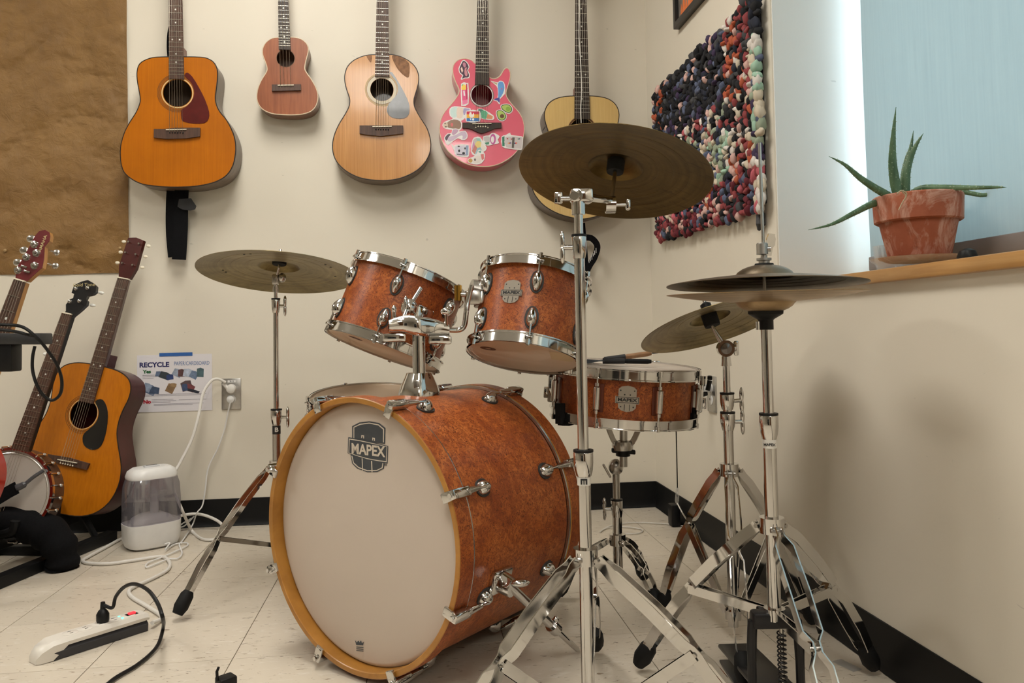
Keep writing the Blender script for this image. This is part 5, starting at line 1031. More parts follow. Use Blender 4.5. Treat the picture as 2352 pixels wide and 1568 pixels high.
# snare drum
sB, sT = pd(1431, 957, 2.03), pd(1437, 842, 2.03)
sn, fmS, LzS, RsS, _b = drum('snare_drum', 'shallow burl snare drum with chrome hoops and silver badge on its stand', sB, sT, .187, 8, -19.5, hd_coat, hd_coat, tubelug=True)
for lgz in (): pass
a = math.radians(2.5); d = V((math.cos(a), math.sin(a), 0)); badge(fmS, d*(RsS-.0015)+V((0, 0, LzS*.5)), d, V((0, 0, 1)), .056, sn)
for nm, ang_ in (('throw_off', 84), ('butt_plate', -84)):
    a = math.radians(ang_); d = V((math.cos(a), math.sin(a), 0)); m_ = fmS @ axes(d*(RsS)+V((0, 0, LzS*.5)), V((0, 0, 1)).cross(d), V((0, 0, 1)), d)
    o_ = obj(nm, MB().rbox((0, 0, .010), (.040, LzS*.55, .020), .004, m_).rbox((0, -.012, .022), (.026, LzS*.22, .016), .003, m_), chrome, sn, 40)
    obj('strainer_knob', MB().tube([m_ @ V((0, .03, .016)), m_ @ V((0, .055, .016))], .008, 12), nickel, o_)
    if ang_ > 0: obj('lever', MB().tube([m_ @ V((0, .02, .03)), m_ @ V((0, .045, .034))], .006, 10).rbox((0, .052, .034), (.028, .010, .012), .003, m_), black, o_)
    obj('snare_strap', MB().box((0, -LzS*.42, .006), (.024, LzS*.3, .001), m_), white_p, o_)
# ================================================================== cymbals
def cymbal(name, label, C0, Nn, R, mat, bell=.055, bh_=.018, bow=.022, felts=True, flip=False, holes=0):
    C0 = V(C0); fm_ = frame(C0, Nn, _C-C0); s = -1 if flip else 1
    t = thing(name, label, 'cymbal', C0)
    def zz(r): 
        b_ = bow*(1-(r/R)**2)
        return b_ + (bh_*math.sqrt(max(0, 1-(r/bell)**2)) if r < bell else 0)
    rs = [.006, .012, .02, .03, .04, .048, bell-.001, bell+.003, bell+.012]+[bell+.012+(R-bell-.012)*i/14 for i in range(1, 15)]
    z0 = bow                                  # C0 is the foot of the bell
    pr_u = [(r, s*(zz(r)-z0)) for r in rs]; pr_l = [(r, s*(zz(r)-z0)-s*.0012) for r in rs]
    obj('plate', MB().lathe(pr_u+pr_l[::-1], 96, fm_), mat, t, 25)
    ring = MB()
    for k in range(3):
        r = bell+.015+(R-bell)*.22*(k+.6); ring.lathe([(r-.0006, s*(zz(r)-z0)-s*.0012), (r, s*(zz(r)-z0)-s*.00155), (r+.0006, s*(zz(r)-z0)-s*.0012)], 96, fm_)
    obj('lathe_groove', ring, mat, t)
    for k in range(holes):
        a = [math.radians(q) for q in (-115, -108, 95, 60, 50, -35, -28)][k]; r = R*.72
        obj('rivet_hole', MB().tube([(r*math.cos(a), r*math.sin(a), s*(zz(r)-z0)-.002), (r*math.cos(a), r*math.sin(a), s*(zz(r)-z0)+.0008)], .0032, 8, False, fm_), black, t)
    return t, fm_, bh_
RC = pd(1414, 382, 1.67); RN = dn(1414, 382, .485, 7)
ride, fr_, bh_ = cymbal('ride_cymbal', 'large dark bronze cymbal tilted on the boom stand in front of the pale guitar', RC, RN, .2035, bronze_d)
LC = pd(641, 611, 2.26); LN = dn(641, 611, .27, 4.5)
lcy, fl_, _ = cymbal('crash_cymbal', 'bronze crash cymbal with small rivet holes at the left of the toms', LC, LN, .223, bronze_l, holes=7)
QC = pd(1630, 728, 1.83); QN = dn(1640, 741, .25, -18.4)
qcy, fq_, _ = cymbal('crash_cymbal', 'steeply tilted bronze crash cymbal just behind the hi-hat', QC, QN, .170, bronze_l, .045)
HHX, HHY = .638, 1.386
hb_ = zat(HHX, HHY, 700); ht_ = zat(HHX, HHY, 640)
hz1, hz2 = zat(HHX, HHY, 656), zat(HHX, HHY, 671)
hn = V((.012, .025, 1)).normalized()
thc, fh1, _ = cymbal('hihat_cymbal', 'upper hi-hat cymbal of the pair beside the window', (HHX, HHY, hz1+.019), hn, .178, bronze_g, .052, .020, .017)
bhc, fh2, _ = cymbal('hihat_cymbal', 'lower upturned hi-hat cymbal of the pair beside the window', (HHX, HHY, hz2-.019), V((-.01, -.02, 1)).normalized(), .178, bronze_t, .052, .020, .017, flip=True)
thc['group'] = bhc['group'] = 'hi-hat cymbals'

# ================================================================== stands
def clutch(t, bx, by, z0, z1, r0, wing=None, name='height_clutch'):
    o_ = obj(name, MB().lathe([(r0*.82, z0), (r0, z0+(z1-z0)*.25), (r0*1.08, z0+(z1-z0)*.55), (r0*1.08, z1-.003), (r0, z1), (r0*.6, z1)], 24, Matrix.Translation((bx, by, 0))), chrome, t, 40)
    obj('collar_ring', MB().lathe([(r0*.7, z1-.001), (r0*1.1, z1-.001), (r0*1.1, z1+.003), (r0*.7, z1+.003)], 24, Matrix.Translation((bx, by, 0))), black, o_)
    if wing is not None:
        zc = (z0+z1)/2; w_ = V(wing); c_ = V((bx, by, zc))
        obj('wing_nut', MB().tube([c_, c_+w_*(r0+.016)], .0045, 10).ell(c_+w_*(r0+.018)+UP*.012, (.005, .006, .018), None, 10, 8).ell(c_+w_*(r0+.018)-UP*.012, (.005, .006, .018), None, 10, 8), chrome, o_, 50)
    return o_
def tripod(t, bx, by, ztop, zlow, feet, tr, piv=.60, w_=.016, gap=.013, mat=None, braces=True):
    mat = mat or chrome; C_ = V((bx, by, 0))
    obj('leg_collar', MB().lathe([(tr, ztop-.014), (tr+.010, ztop-.014), (tr+.010, ztop+.014), (tr, ztop+.014)], 24, Matrix.Translation(C_), True), mat, t, 40)
    if braces: obj('brace_collar', MB().lathe([(tr*.5, zlow-.010), (tr+.007, zlow-.010), (tr+.007, zlow+.010), (tr*.5, zlow+.010)], 24, Matrix.Translation(C_), True), mat, t, 40)
    for fx, fy in feet:
        rv = V((fx-bx, fy-by, 0)); rf = rv.length; u = rv/rf; s_ = UP.cross(u)
        A_ = C_+u*(tr+.014)+UP*(ztop-.004); E_ = C_+u*rf+UP*.045
        S_ = [0, .04, .09, .3, piv-.06, piv-.02, piv+.02, piv+.07, .78, .93, .98, 1.0]
        O_ = [.006, .006, gap, gap*1.05, gap, .0055, .0055, gap, gap*1.1, gap*.85, .0045, .004]
        def P_(q): return A_.lerp(E_, q)+u*.022*math.sin(math.pi*q)*.6+UP*.022*math.sin(math.pi*q)*.5
        b = MB()
        for sg in (-1, 1): b.strip([P_(q)+s_*sg*o_ for q, o_ in zip(S_, O_)], s_, w_, .0024)
        lg = obj('leg', b, mat, t, 30)
        d = (E_-P_(.93)).normalized(); fo = MB().tube([E_-d*.026, E_-d*.016, E_+d*.014, E_+d*.032], [.012, .0175, .019, .0135], 10)
        for v in fo.v: v.z = max(v.z, .001)
        obj('rubber_foot', fo, rubber, lg, 40)
        obj('rivet', MB().tube([P_(piv)-s_*.010, P_(piv)+s_*.010], .004, 10).tube([A_-s_*.012, A_+s_*.012], .004, 10), nickel, lg)
        if braces:
            B_ = C_+u*(tr+.006)+UP*zlow; b = MB().strip([B_, P_(piv)], s_, w_*.85, .0024); b2 = MB()
            for sg in (-1, 1): b2.strip([B_+s_*sg*.005, P_(piv)+s_*sg*.009], s_, w_*.85, .0022)
            obj('brace', b2, mat, t, 30)
def felt_stack(t, fm_, z0, rr_=.020, h_=.026, rod=.0032, up=.03):
    obj('felt', MB().lathe([(rod, z0-h_), (rr_*.95, z0-h_), (rr_, z0-h_*.8), (rr_, z0-h_*.1), (rr_*.9, z0), (rod, z0)], 24, fm_), M('felt_black', (.012, .012, .012), .95, 0, .2, 90, .5), t, 40)

# boom stand with the ride
BX, BY = .294, 1.398
bst = thing('boom_stand', 'chrome boom cymbal stand in front carrying the ride cymbal', 'cymbal stand', (BX, BY, 0))
za = lambda y_: zat(BX, BY, y_)
tripod(bst, BX, BY, za(1276), .028, [(.375, 1.700), (.025, 1.22), (.545, 1.20)], .0118, .54, .022, .013)
obj('lower_tube', MB().tube([(BX, BY, .055), (BX, BY, za(1085))], .0118, 24), chrome, bst)
obj('middle_tube', MB().tube([(BX, BY, za(1090)), (BX, BY, za(585))], .0098, 24), chrome, bst)
obj('upper_tube', MB().tube([(BX, BY, za(600)), (BX, BY, za(468))], .0080, 24), chrome, bst)
clutch(bst, BX, BY, za(1092), za(1036), .0165, V((.35, .9, 0)).normalized()*.6); clutch(bst, BX, BY, za(594), za(542), .0125, -_R)
lbm = M('white_label', srgb(222, 218, 210), .4)
lb = obj('label_band', MB().lathe([(.0120, za(1113)), (.0121, za(1113)), (.0121, za(1094)), (.0120, za(1094))], 24, Matrix.Translation((BX, BY, 0))), lbm, bst)
vw = (V((0, 0, 0))-V((BX, BY, 0))).normalized(); lmx = axes(V((BX, BY, za(1103)))+vw*.0122, UP.cross(vw), UP, vw)
obj('label_mark', MB().prism([(-.006, -.005), (-.003, -.005), (-.003, .002), (-.001, .002), (-.001, -.005), (.001, -.005), (.001, .002), (.003, .002), (.003, -.005), (.006, -.005), (.006, .005), (-.006, .005)], 0, .0006, lmx), M('ink_black', (0, 0, 0)), lb)
zt_ = za(455); hC = V((BX, BY, zt_))
fl = (_F-UP*_F.z).normalized(); rl = UP.cross(fl)*-1
bdir = (pd(1402, 459, 1.60)-hC); bt = hC+bdir
obj('tilter_body', MB().rbox((.006, 0, .004), (.042, .028, .026), .006, axes(hC, rl, fl, UP)).tube([hC-UP*.030, hC], .0125, 18), chrome, bst, 40)
obj('boom_arm', MB().tube([hC-bdir.normalized()*.02+UP*.004, bt], .0078, 18), chrome, bst)
obj('boom_clamp', MB().tube([hC-bdir.normalized()*.012+UP*.004, hC+bdir.normalized()*.05+UP*.002], .0125, 18), chrome, bst, 40)
obj('tilter_wing', MB().tube([hC-rl*.014, hC-rl*.032], .005, 10).rbox((-.036, 0, .001), (.016, .006, .022), .003, axes(hC, rl, fl, UP)), chrome, bst, 40)
rt_ = pd(1404, 470, 1.605)
obj('ratchet', MB().tube([rt_-rl*.012, rt_+rl*.008], .0175, 18).tube([rt_+rl*.008, rt_+rl*.030], .004, 10), chrome, bst, 40)
obj('ratchet_wing', MB().rbox((.034, 0, 0), (.010, .014, .024), .004, axes(rt_, rl, fl, UP)), chrome, bst, 40)
bellc = fr_ @ V((0, 0, .012))
obj('cymbal_rod', MB().tube([rt_, bellc, fr_ @ V((0, 0, .06))], .0042, 12), nickel, bst)
felt_stack(bst, fr_, .016, .0185, .030)
obj('top_nut', MB().lathe([(.004, .02), (.014, .02), (.014, .034), (.006, .042), (0, .05)], 16, fr_), black, bst)

# left crash stand
LX, LY = -.400, 2.333
lst = thing('straight_stand', 'slim chrome cymbal stand behind the bass drum at the left', 'cymbal stand', (LX, LY, 0))
zl = lambda y_: zat(LX, LY, y_)
tripod(lst, LX, LY, zl(1068), .12, [(-.590, 2.105), (-.13, 2.33), (-.42, 2.62)], .0105, .58, .014, .011)
obj('lower_tube', MB().tube([(LX, LY, .06), (LX, LY, zl(965))], .0112, 20), nickel, lst); obj('middle_tube', MB().tube([(LX, LY, zl(970)), (LX, LY, zl(705))], .0078, 20), chrome, lst)
obj('upper_tube', MB().tube([(LX, LY, zl(712)), (LX, LY, zl(645))], .0056, 16), chrome, lst)
clutch(lst, LX, LY, zl(974), zl(941), .0145, _R); clutch(lst, LX, LY, zl(718), zl(687), .0115, _R*.9)
lb = obj('label_band', MB().lathe([(.0114, zl(996)), (.0116, zl(996)), (.0116, zl(977)), (.0114, zl(977))], 24, Matrix.Translation((LX, LY, 0))), M('ink_black', (0, 0, 0)), lst)
vw = (V((0, 0, 0))-V((LX, LY, 0))).normalized(); obj('lettering', MB().text('B', .017, axes(V((LX, LY, zl(986)))+vw*.0119, UP.cross(vw), UP, vw), 1.1, .0006, .0005), lbm, lb, 0)
tb_ = V((LX, LY, zl(642))); obj('tilter', MB().rbox((0, 0, 0), (.018, .020, .030), .004, axes(tb_, rl, fl, UP)).tube([tb_-UP*.02, tb_-UP*.035], .009, 12), nickel, lst, 40)
obj('cymbal_rod', MB().tube([tb_, fl_ @ V((0, 0, -.005)), fl_ @ V((0, 0, .05))], .0036, 10), nickel, lst)
obj('ratchet', MB().ell(tb_+rl*.018+UP*.005, (.012, .010, .014), None, 12, 8), nickel, lst); felt_stack(lst, fl_, .016, .020, .012)
obj('top_nut', MB().lathe([(.004, .02), (.012, .02), (.012, .032), (0, .04)], 14, fl_), black, lst)

# right crash stand
QX, QY = .705, 1.745
qst = thing('crash_stand', 'chrome double-braced cymbal stand between snare and hi-hat', 'cymbal stand', (QX, QY, 0))
zq = lambda y_: zat(QX, QY, y_)
tripod(qst, QX, QY, zq(1078), .062, [(.592, 1.905), (.632, 1.520), (.910, 1.79)], .0112, .44, .017, .014)
obj('lower_tube', MB().tube([(QX, QY, .035), (QX, QY, zq(985))], .0115, 22), chrome, qst); obj('middle_tube', MB().tube([(QX, QY, zq(990)), (QX, QY, zq(935))], .0100, 20), chrome, qst)
obj('upper_tube', MB().tube([(QX, QY, zq(940)), (QX, QY, zq(815))], .0082, 20), chrome, qst)
clutch(qst, QX, QY, zq(988), zq(948), .0155, _R); clutch(qst, QX, QY, zq(940), zq(904), .0150, (_R+UP*.1).normalized())
tq_ = V((QX, QY, zq(800))); obj('tilter', MB().tube([tq_-fl*.012-rl*.002, tq_+fl*.012], .019, 20).tube([tq_-UP*.018, tq_-UP*.04], [.010, .0125], 14), chrome, qst, 40)
obj('tilter_cap', MB().lathe([(.013, 0), (.012, .004), (.006, .006), (0, .0075)], 20, frame(tq_-fl*.012-rl*.002, -fl)), M('cap_dark', (.2, .18, .17), .25, .8), qst, 40)
obj('tilter_wing', MB().rbox((.024, 0, 0), (.012, .010, .034), .004, axes(tq_, rl, fl, UP)).tube([tq_, tq_+rl*.022], .008, 12), chrome, qst, 40)
obj('cymbal_rod', MB().tube([tq_, fq_ @ V((0, 0, -.03)), fq_ @ V((0, 0, .05))], [.008, .0045, .0042], 12), nickel, qst)
felt_stack(qst, fq_, .012, .0185, .034)
obj('top_nut', MB().lathe([(.004, .018), (.013, .018), (.013, .032), (0, .04)], 14, fq_), black, qst)

# snare stand
SX, SY = .520, 2.06
sst = thing('snare_stand', 'chrome snare drum stand with black rubber basket tips', 'drum stand', (SX, SY, 0))
zs = lambda y_: zat(SX, SY, y_)
tripod(sst, SX, SY, zs(1238), .07, [(.576, 1.915), (.378, 2.08), (.615, 2.17)], .0118, .55, .014, .011, braces=False)
obj('lower_tube', MB().tube([(SX, SY, .05), (SX, SY, zs(1160))], .0128, 20), chrome, sst); obj('upper_tube', MB().tube([(SX, SY, zs(1165)), (SX, SY, zs(1085))], .0096, 20), nickel, sst)
clutch(sst, SX, SY, zs(1190), zs(1148), .0145, -_R)
jp = V((SX, SY, zs(1072))); obj('tilter', MB().ell(jp, (.020, .018, .022), None, 16, 10).rbox((-.026, -.004, .004), (.006, .012, .040), .002, axes(jp, rl, fl, UP) @ Matrix.Rotation(-.5, 4, 'Y')), nickel, sst, 50)
s0 = pd(1432, 1060, 2.05); s1 = pd(1432, 975, 2.05); s2 = pd(1430, 1032, 2.05)
obj('basket_post', MB().tube([s0-UP*.012, s1], .0105, 18), nickel, sst)
obj('basket_hub', MB().lathe([(.011, -.012), (.026, -.012), (.028, 0), (.026, .010), (.011, .012)], 20, Matrix.Translation(pd(1430, 1022, 2.05))), nickel, sst, 40)
obj('hub_wing', MB().rbox((0, 0, 0), (.062, .012, .012), .003, axes(pd(1432, 1036, 2.045), (rl-UP*.1).normalized(), fl, UP)).tube([pd(1431, 1046, 2.05), pd(1431, 1028, 2.05)], .019, 14), black, sst, 40)
hub = pd(1430, 1020, 2.05); sz = zat(s1.x, s1.y, 968)
for k, (x, y, dz_) in enumerate(((1287, 958, 1.93), (1590, 968, 1.945), (1440, 950, 2.22))):
    tip = pd(x, y, dz_); dh = V((tip.x-hub.x, tip.y-hub.y, 0)); dr_ = dh.normalized()
    kn = hub+dr_*.062+UP*.075; o_ = MB().strip(spline([hub+dr_*.02, hub+dr_*.035+UP*.018, kn], 4), UP.cross(dr_), .014, .004).strip([s1-UP*.004, kn, tip-dr_*.02-UP*.004], UP.cross(dr_), .008, .010)
    ar = obj('basket_arm', o_, chrome, sst, 30)
    tip2 = tip-UP*.004; cp = MB().strip([tip2-dr_*.05-UP*.006, tip2-dr_*.02-UP*.010, tip2-UP*.008], UP.cross(dr_), .016, .020).strip([tip2-UP*.012, tip2+UP*.038], UP.cross(dr_), .016, .020)
    obj('rubber_tip', cp, rubber, ar, 30)

# hi-hat stand
hst = thing('hihat_stand', 'chrome hi-hat stand with pedal beside the right wall', 'cymbal stand', (HHX, HHY, 0))
zh = lambda y_: zat(HHX, HHY, y_)
tripod(hst, HHX, HHY, zh(1205), zh(1408), [(.460, 1.61), (.898, 1.525), (.61, 1.085)], .0122, .52, .020, .016)
obj('lower_tube', MB().tube([(HHX, HHY, zh(1395)), (HHX, HHY, zh(985))], .0122, 24), chrome, hst); obj('upper_tube', MB().tube([(HHX, HHY, zh(990)), (HHX, HHY, zh(752))], .0096, 24), chrome, hst)
clutch(hst, HHX, HHY, zh(1008), zh(952), .0155)
lb = obj('label_band', MB().lathe([(.0124, zh(1028)), (.0126, zh(1028)), (.0126, zh(1008)), (.0124, zh(1008))], 24, Matrix.Translation((HHX, HHY, 0))), lbm, hst)
vw = (V((0, 0, 0))-V((HHX, HHY, 0))).normalized(); obj('lettering', MB().text('MAPEX', .0065, axes(V((HHX, HHY, zh(1019)))+vw*.0129, UP.cross(vw), UP, vw), 1, .0002, .0004), M('ink_black', (0, 0, 0)), lb, 0)
o_ = MB().lathe([(.0125, zh(757)), (.0135, zh(757)), (.0135, zh(735)), (.016, zh(732)), (.027, zh(722)), (.030, zh(716)), (.030, zh(722)), (.012, zh(735))], 24, Matrix.Translation((HHX, HHY, 0)))
obj('seat_cup', o_, black, hst, 40); obj('seat_felt', MB().lathe([(.004, zh(721)), (.031, zh(721)), (.032, zh(708)), (.004, zh(706))], 24, Matrix.Translation((HHX, HHY, 0))), M('felt_black', (0, 0, 0)), hst, 40)
obj('tilt_screw', MB().tube([(HHX-.020, HHY-.010, zh(757)), (HHX-.020, HHY-.010, zh(738))], .004, 10), chrome, hst)
obj('pull_rod', MB().tube([(HHX, HHY, zh(760)), (HHX-.002, HHY, zh(328))], .0030, 10), steel, hst)
cl = thing('hihat_clutch', 'grey hi-hat clutch with wing bolt above the upper cymbal', 'clutch', (HHX, HHY, zh(632)))
mh = Matrix.Translation((HHX, HHY, 0))
obj('clutch_felt', MB().lathe([(.003, zh(620)), (.0205, zh(620)), (.0165, zh(605)), (.003, zh(604))], 20, mh), M('felt_black', (0, 0, 0)), cl, 40)
obj('clutch_nut', MB().lathe([(.003, zh(605)), (.010, zh(604)), (.010, zh(599)), (.0135, zh(598)), (.0135, zh(593)), (.006, zh(592)), (.006, zh(586)), (.003, zh(586))], 20, mh), steel, cl, 30)
obj('clutch_body', MB().lathe([(.003, zh(585)), (.0105, zh(584)), (.0105, zh(560)), (.009, zh(558)), (.003, zh(558))], 18, Matrix.Translation((HHX-.003, HHY, 0))), steel, cl, 30)
wz = V((HHX, HHY, zh(572))); obj('wing_bolt', MB().tube([wz, wz+rl*.012-fl*.004], .005, 10).strip(spline([wz+rl*.008-UP*.012, wz+rl*.012+UP*.008, wz+rl*.015+UP*.028], 4), fl, [.010]*4+[.016]*3+[.012]*2, .007), chrome, cl, 50)
# pedal frame
pk = zh(1405); pf = V((HHX, HHY, 0)); blk_m = M('cast_black', (.016, .015, .016), .35, .3)
obj('pedal_casting', MB().rbox((0, 0, 0), (.085, .03, .030), .006, axes(pf+UP*(pk-.012), rl, fl, UP)), blk_m, hst, 40)
for sg in (-1, 1):
    tp_ = pf+rl*.040*sg+UP*(pk-.014); obj('pedal_upright', MB().tube(spline([tp_, tp_-UP*.05+rl*.003*sg, V((tp_.x, tp_.y, .03))+rl*.004*sg, V((tp_.x, tp_.y, .008))+rl*.006*sg], 4), [.009]*5+[.008]*4+[.008]*4, 10), blk_m, hst)
sp_ = [(HHX+.0075*math.cos(a*.7)+.012, HHY+.0075*math.sin(a*.7), pk-.035-.0009*a) for a in range(110)]
obj('spring', MB().tube(sp_, .0016, 5), blk_m, hst); obj('spring_rod', MB().tube([(HHX+.012, HHY, pk-.02), (HHX+.012, HHY, .05)], .004, 8), nickel, hst)
fbp = pf+fl*.02; obj('foot_plate', MB().rbox((0, .12, 0), (.075, .26, .010), .004, axes(fbp+UP*.055, rl, fl, UP) @ Matrix.Rotation(-.10, 4, 'X')), blk_m, hst, 40)
obj('base_plate', MB().rbox((0, .06, 0), (.08, .34, .006), .002, axes(fbp+UP*.006, rl, fl, UP)), M('plate_grey', (.06, .06, .06), .4, .6), hst)

# bass drum pedal behind the drum
bp_ = BC+axv*(LB+.06); bpm = axes(V((bp_.x, bp_.y, 0)), rgt, axv, UP)
pdl = thing('kick_pedal', 'bass drum pedal standing low behind the bass drum', 'pedal', (bp_.x, bp_.y, 0))
obj('base_plate', MB().rbox((0, .08, .006), (.09, .30, .010), .002, bpm), blk_m, pdl); obj('foot_board', MB().rbox((0, .10, .05), (.08, .26, .010), .004, bpm @ Matrix.Rotation(.12, 4, 'X')), nickel, pdl, 40)
for sg in (-1, 1): obj('upright', MB().tube([bpm @ V((sg*.05, -.03, .01)), bpm @ V((sg*.045, -.03, .21))], .009, 12), chrome, pdl)
obj('axle', MB().tube([bpm @ V((-.06, -.03, .20)), bpm @ V((.06, -.03, .20))], .007, 12), chrome, pdl); obj('beater', MB().tube([bpm @ V((0, -.03, .20)), bpm @ V((0, -.02, .36))], .004, 8).ell(bpm @ V((0, -.015, .37)), (.025, .025, .03)), ivory, pdl)
# ================================================================== small things
# two wire brushes on the snare
zs_ = LzS+.006; nS = V((fmS[0][2], fmS[1][2], fmS[2][2]))
def brush(label, a, b_, c_, d_, grip, gripm):
    t = thing('wire_brush', label, 'brush', b_)
    ax_ = (c_-b_).normalized()
    obj('handle', MB().tube([b_, b_+ax_*.012, c_-ax_*.01, c_], [grip*.8, grip, grip, grip*.7], 12), gripm, t, 40)
    obj('ferrule', MB().tube([b_-ax_*.05, b_+ax_*.005], [grip*1.15, grip*1.1], 12), M('brush_sleeve', (.02, .02, .022), .6), t)
    b2 = MB(); sd_ = ax_.cross(nS).normalized()
    for k in range(26):
        q = (k-12.5)/12.5; b2.tube([b_-ax_*.04+sd_*.006*q, b_-ax_*.13+sd_*.020*q+nS*random.uniform(-.003, .004), a+sd_*.042*q+nS*random.uniform(-.004, .010)], .0007, 4)
    o_ = obj('bristles', b2, M('brush_wire', (.16, .17, .19), .4, .7), t); o_['kind'] = 'stuff'
    lp = c_+ax_*.012; obj('wire_loop', MB().tube([lp+(ax_*math.cos(k*.52)+sd_*math.sin(k*.52))*.010 for k in range(12)], .0014, 6, True), d_, t)
pz = lambda x, y, h_: pP(x, y, fmS @ V((0, 0, LzS+h_)), nS)
brush('wire brush with tan wooden handle lying on the snare drum', pd(1330, 815, 2.05), pd(1432, 820, 2.05), pd(1496, 811, 2.05), black, .0068, wood('brush_handle', srgb(150, 108, 72), srgb(172, 128, 88), (40, 8, 40), .5, .1))
brush('wire brush with black rubber handle under the tan one', pd(1325, 826, 2.0), pd(1430, 829, 2.0), pd(1496, 830, 2.0), chrome, .0065, rubber)

# aloe in a terracotta pot on the sill
terra, nt, p = _nt('terracotta'); v = coords(nt)
c = ramp(nt, noise(nt, v, 11, 5, .6), [(.3, srgb(146, 76, 48)), (.7, srgb(172, 100, 72))])
c = mixc(nt, ramp(nt, noise(nt, coords(nt, (9, 9, 5)), 2.2, 5, .7, 1.2), [(.48, (0, 0, 0)), (.64, (.7, .7, .7))]), c, srgb(206, 168, 150))
c = mixc(nt, ramp(nt, noise(nt, v, 34, 4, .7), [(.60, (0, 0, 0)), (.72, (.5, .5, .5))]), c, srgb(106, 62, 40))
nt.links.new(c, p.inputs['Base Color']); p.inputs['Roughness'].default_value = .8; bump(nt, p, noise(nt, v, 120, 3), .15, .001)
PX = 1.06; P0 = pX(2112, 600, PX); dz0 = prj(P0)[2]
zr = lambda y_: zat(P0.x, P0.y, y_)
zb_, ztop_ = zr(592), zr(450); mp = Matrix.Translation((P0.x, P0.y, 0)); pxm = dz0/FOC
tray = thing('plastic_saucer', 'clear plastic saucer under the flower pot on the sill', 'saucer', (P0.x, P0.y, .823))
clearp = mixshader('clear_plastic', [(.72, 'ShaderNodeBsdfTransparent', (.95, .96, .97), None), (.12, 'ShaderNodeBsdfDiffuse', (.8, .8, .8), None), (.16, 'ShaderNodeBsdfGlossy', (1, 1, 1), .06)])
zsl = zb_-.012
obj('dish', MB().lathe([(0, zsl-.004), (.070, zsl-.004), (.094, zsl+.010), (.097, zsl+.012), (.095, zsl+.008), (.072, zsl-.006), (.060, .8245), (.056, .8235), (0, .8235)], 48, mp), clearp, tray, 40)
pot = thing('flower_pot', 'terracotta flower pot with pale mineral stains on the window sill', 'pot', (P0.x, P0.y, zb_-.006))
R1, R0, Rb = 95*pxm, 83*pxm, 64*pxm; zl_ = zr(508)
obj('pot_body', MB().lathe([(0, zb_), (Rb, zb_), (Rb+.002, zb_+.004), (R0, zl_), (R0-.007, zl_), (Rb-.006, zb_+.01), (0, zb_+.01)], 64, mp), terra, pot, 40)
obj('pot_rim', MB().lathe([(R0-.008, zl_-.002), (R1-.006, zl_-.003), (R1-.002, zl_), (R1, ztop_-.003), (R1-.003, ztop_), (R1-.010, ztop_), (R1-.012, ztop_-.01), (R0-.010, zl_)], 64, mp), terra, pot, 40)
obj('pot_saucer', MB().lathe([(0, zb_-.008), (.062, zb_-.008), (.078, zb_-.001), (.080, zb_+.002), (.076, zb_+.001), (.06, zb_-.001), (0, zb_-.001)], 48, mp), terra, pot, 40)
obj('soil', MB().lathe([(R1-.012, ztop_-.016), (R1*.5, ztop_-.010), (0, ztop_-.008)], 40, mp), M('soil', srgb(60, 46, 36), .95, 0, .4, 60, .8, 120), pot, 60)
aloe, nt, p = _nt('aloe_leaf'); v = coords(nt)
c = ramp(nt, noise(nt, coords(nt, (30, 30, 8)), 2, 4), [(.3, srgb(58, 88, 58)), (.7, srgb(98, 126, 92))])
vo = N(nt, 'ShaderNodeTexVoronoi', Scale=170.0); nt.links.new(v, vo.inputs['Vector']); c = mixc(nt, ramp(nt, vo.outputs['Distance'], [(.12, (.7, .7, .7)), (.3, (0, 0, 0))]), c, srgb(150, 168, 140))
nt.links.new(c, p.inputs['Base Color']); p.inputs['Roughness'].default_value = .45; p.inputs['Subsurface Weight'].default_value = .0
al = thing('aloe_plant', 'aloe plant with long drooping leaves growing in the terracotta pot', 'plant', (P0.x, P0.y, ztop_-.012))
def leaf(pts, w_, th_):
    P = spline([pd(x, y, dz0+dd_) for x, y, dd_ in pts], 7); n = len(P); b = MB(); vs_ = []
    for i, q in enumerate(P):
        d = (P[min(i+1, n-1)]-P[max(i-1, 0)]).normalized(); s_ = d.cross(_F).normalized(); o_ = s_.cross(d)
        t_ = i/(n-1); k = max(.05, (min(1, .75+t_*1.5))*(1-t_**1.8))
        for q_ in range(10):
            a = 2*math.pi*q_/10; ca, sa = math.cos(a), math.sin(a); vs_.append(q+s_*w_*k*ca+o_*th_*k*(sa if sa < 0 else sa*.45))
    b.add(vs_, [(i*10+q_, i*10+(q_+1) % 10, (i+1)*10+(q_+1) % 10, (i+1)*10+q_) for i in range(n-1) for q_ in range(10)]+[tuple(range(9, -1, -1)), tuple(range((n-1)*10, n*10))])
    lf = obj('leaf', b, aloe, al, 60); tb_ = MB()
    for i in range(2, n-4, 2):
        d = (P[i+1]-P[i]).normalized(); s_ = d.cross(_F).normalized(); t_ = i/(n-1); k = (min(1, .75+t_*1.5))*(1-t_**1.8)
        for sg in (-1, 1): tb_.tube([P[i]+s_*w_*k*sg*.95, P[i]+s_*sg*(w_*k+.0022)+d*.0015], [.0009, .0002], 4)
    obj('teeth', tb_, M('aloe_tooth', srgb(190, 196, 170), .5), lf)
leaf([(2066, 455, .0), (2056, 420, 0), (2050, 370, -.005), (2052, 310, -.01), (2058, 246, -.015)], .0125, .006)
leaf([(2078, 455, .01), (2078, 410, .015), (2084, 370, .02), (2092, 340, .02), (2098, 300, .02)], .0105, .005)
leaf([(2082, 450, .0), (2082, 400, 0), (2092, 360, .0), (2106, 330, -.005), (2121, 306, -.01)], .0095, .005)
leaf([(2048, 452, .0), (2015, 435, -.02), (1975, 408, -.04), (1940, 378, -.05), (1904, 359, -.06)], .0090, .005)
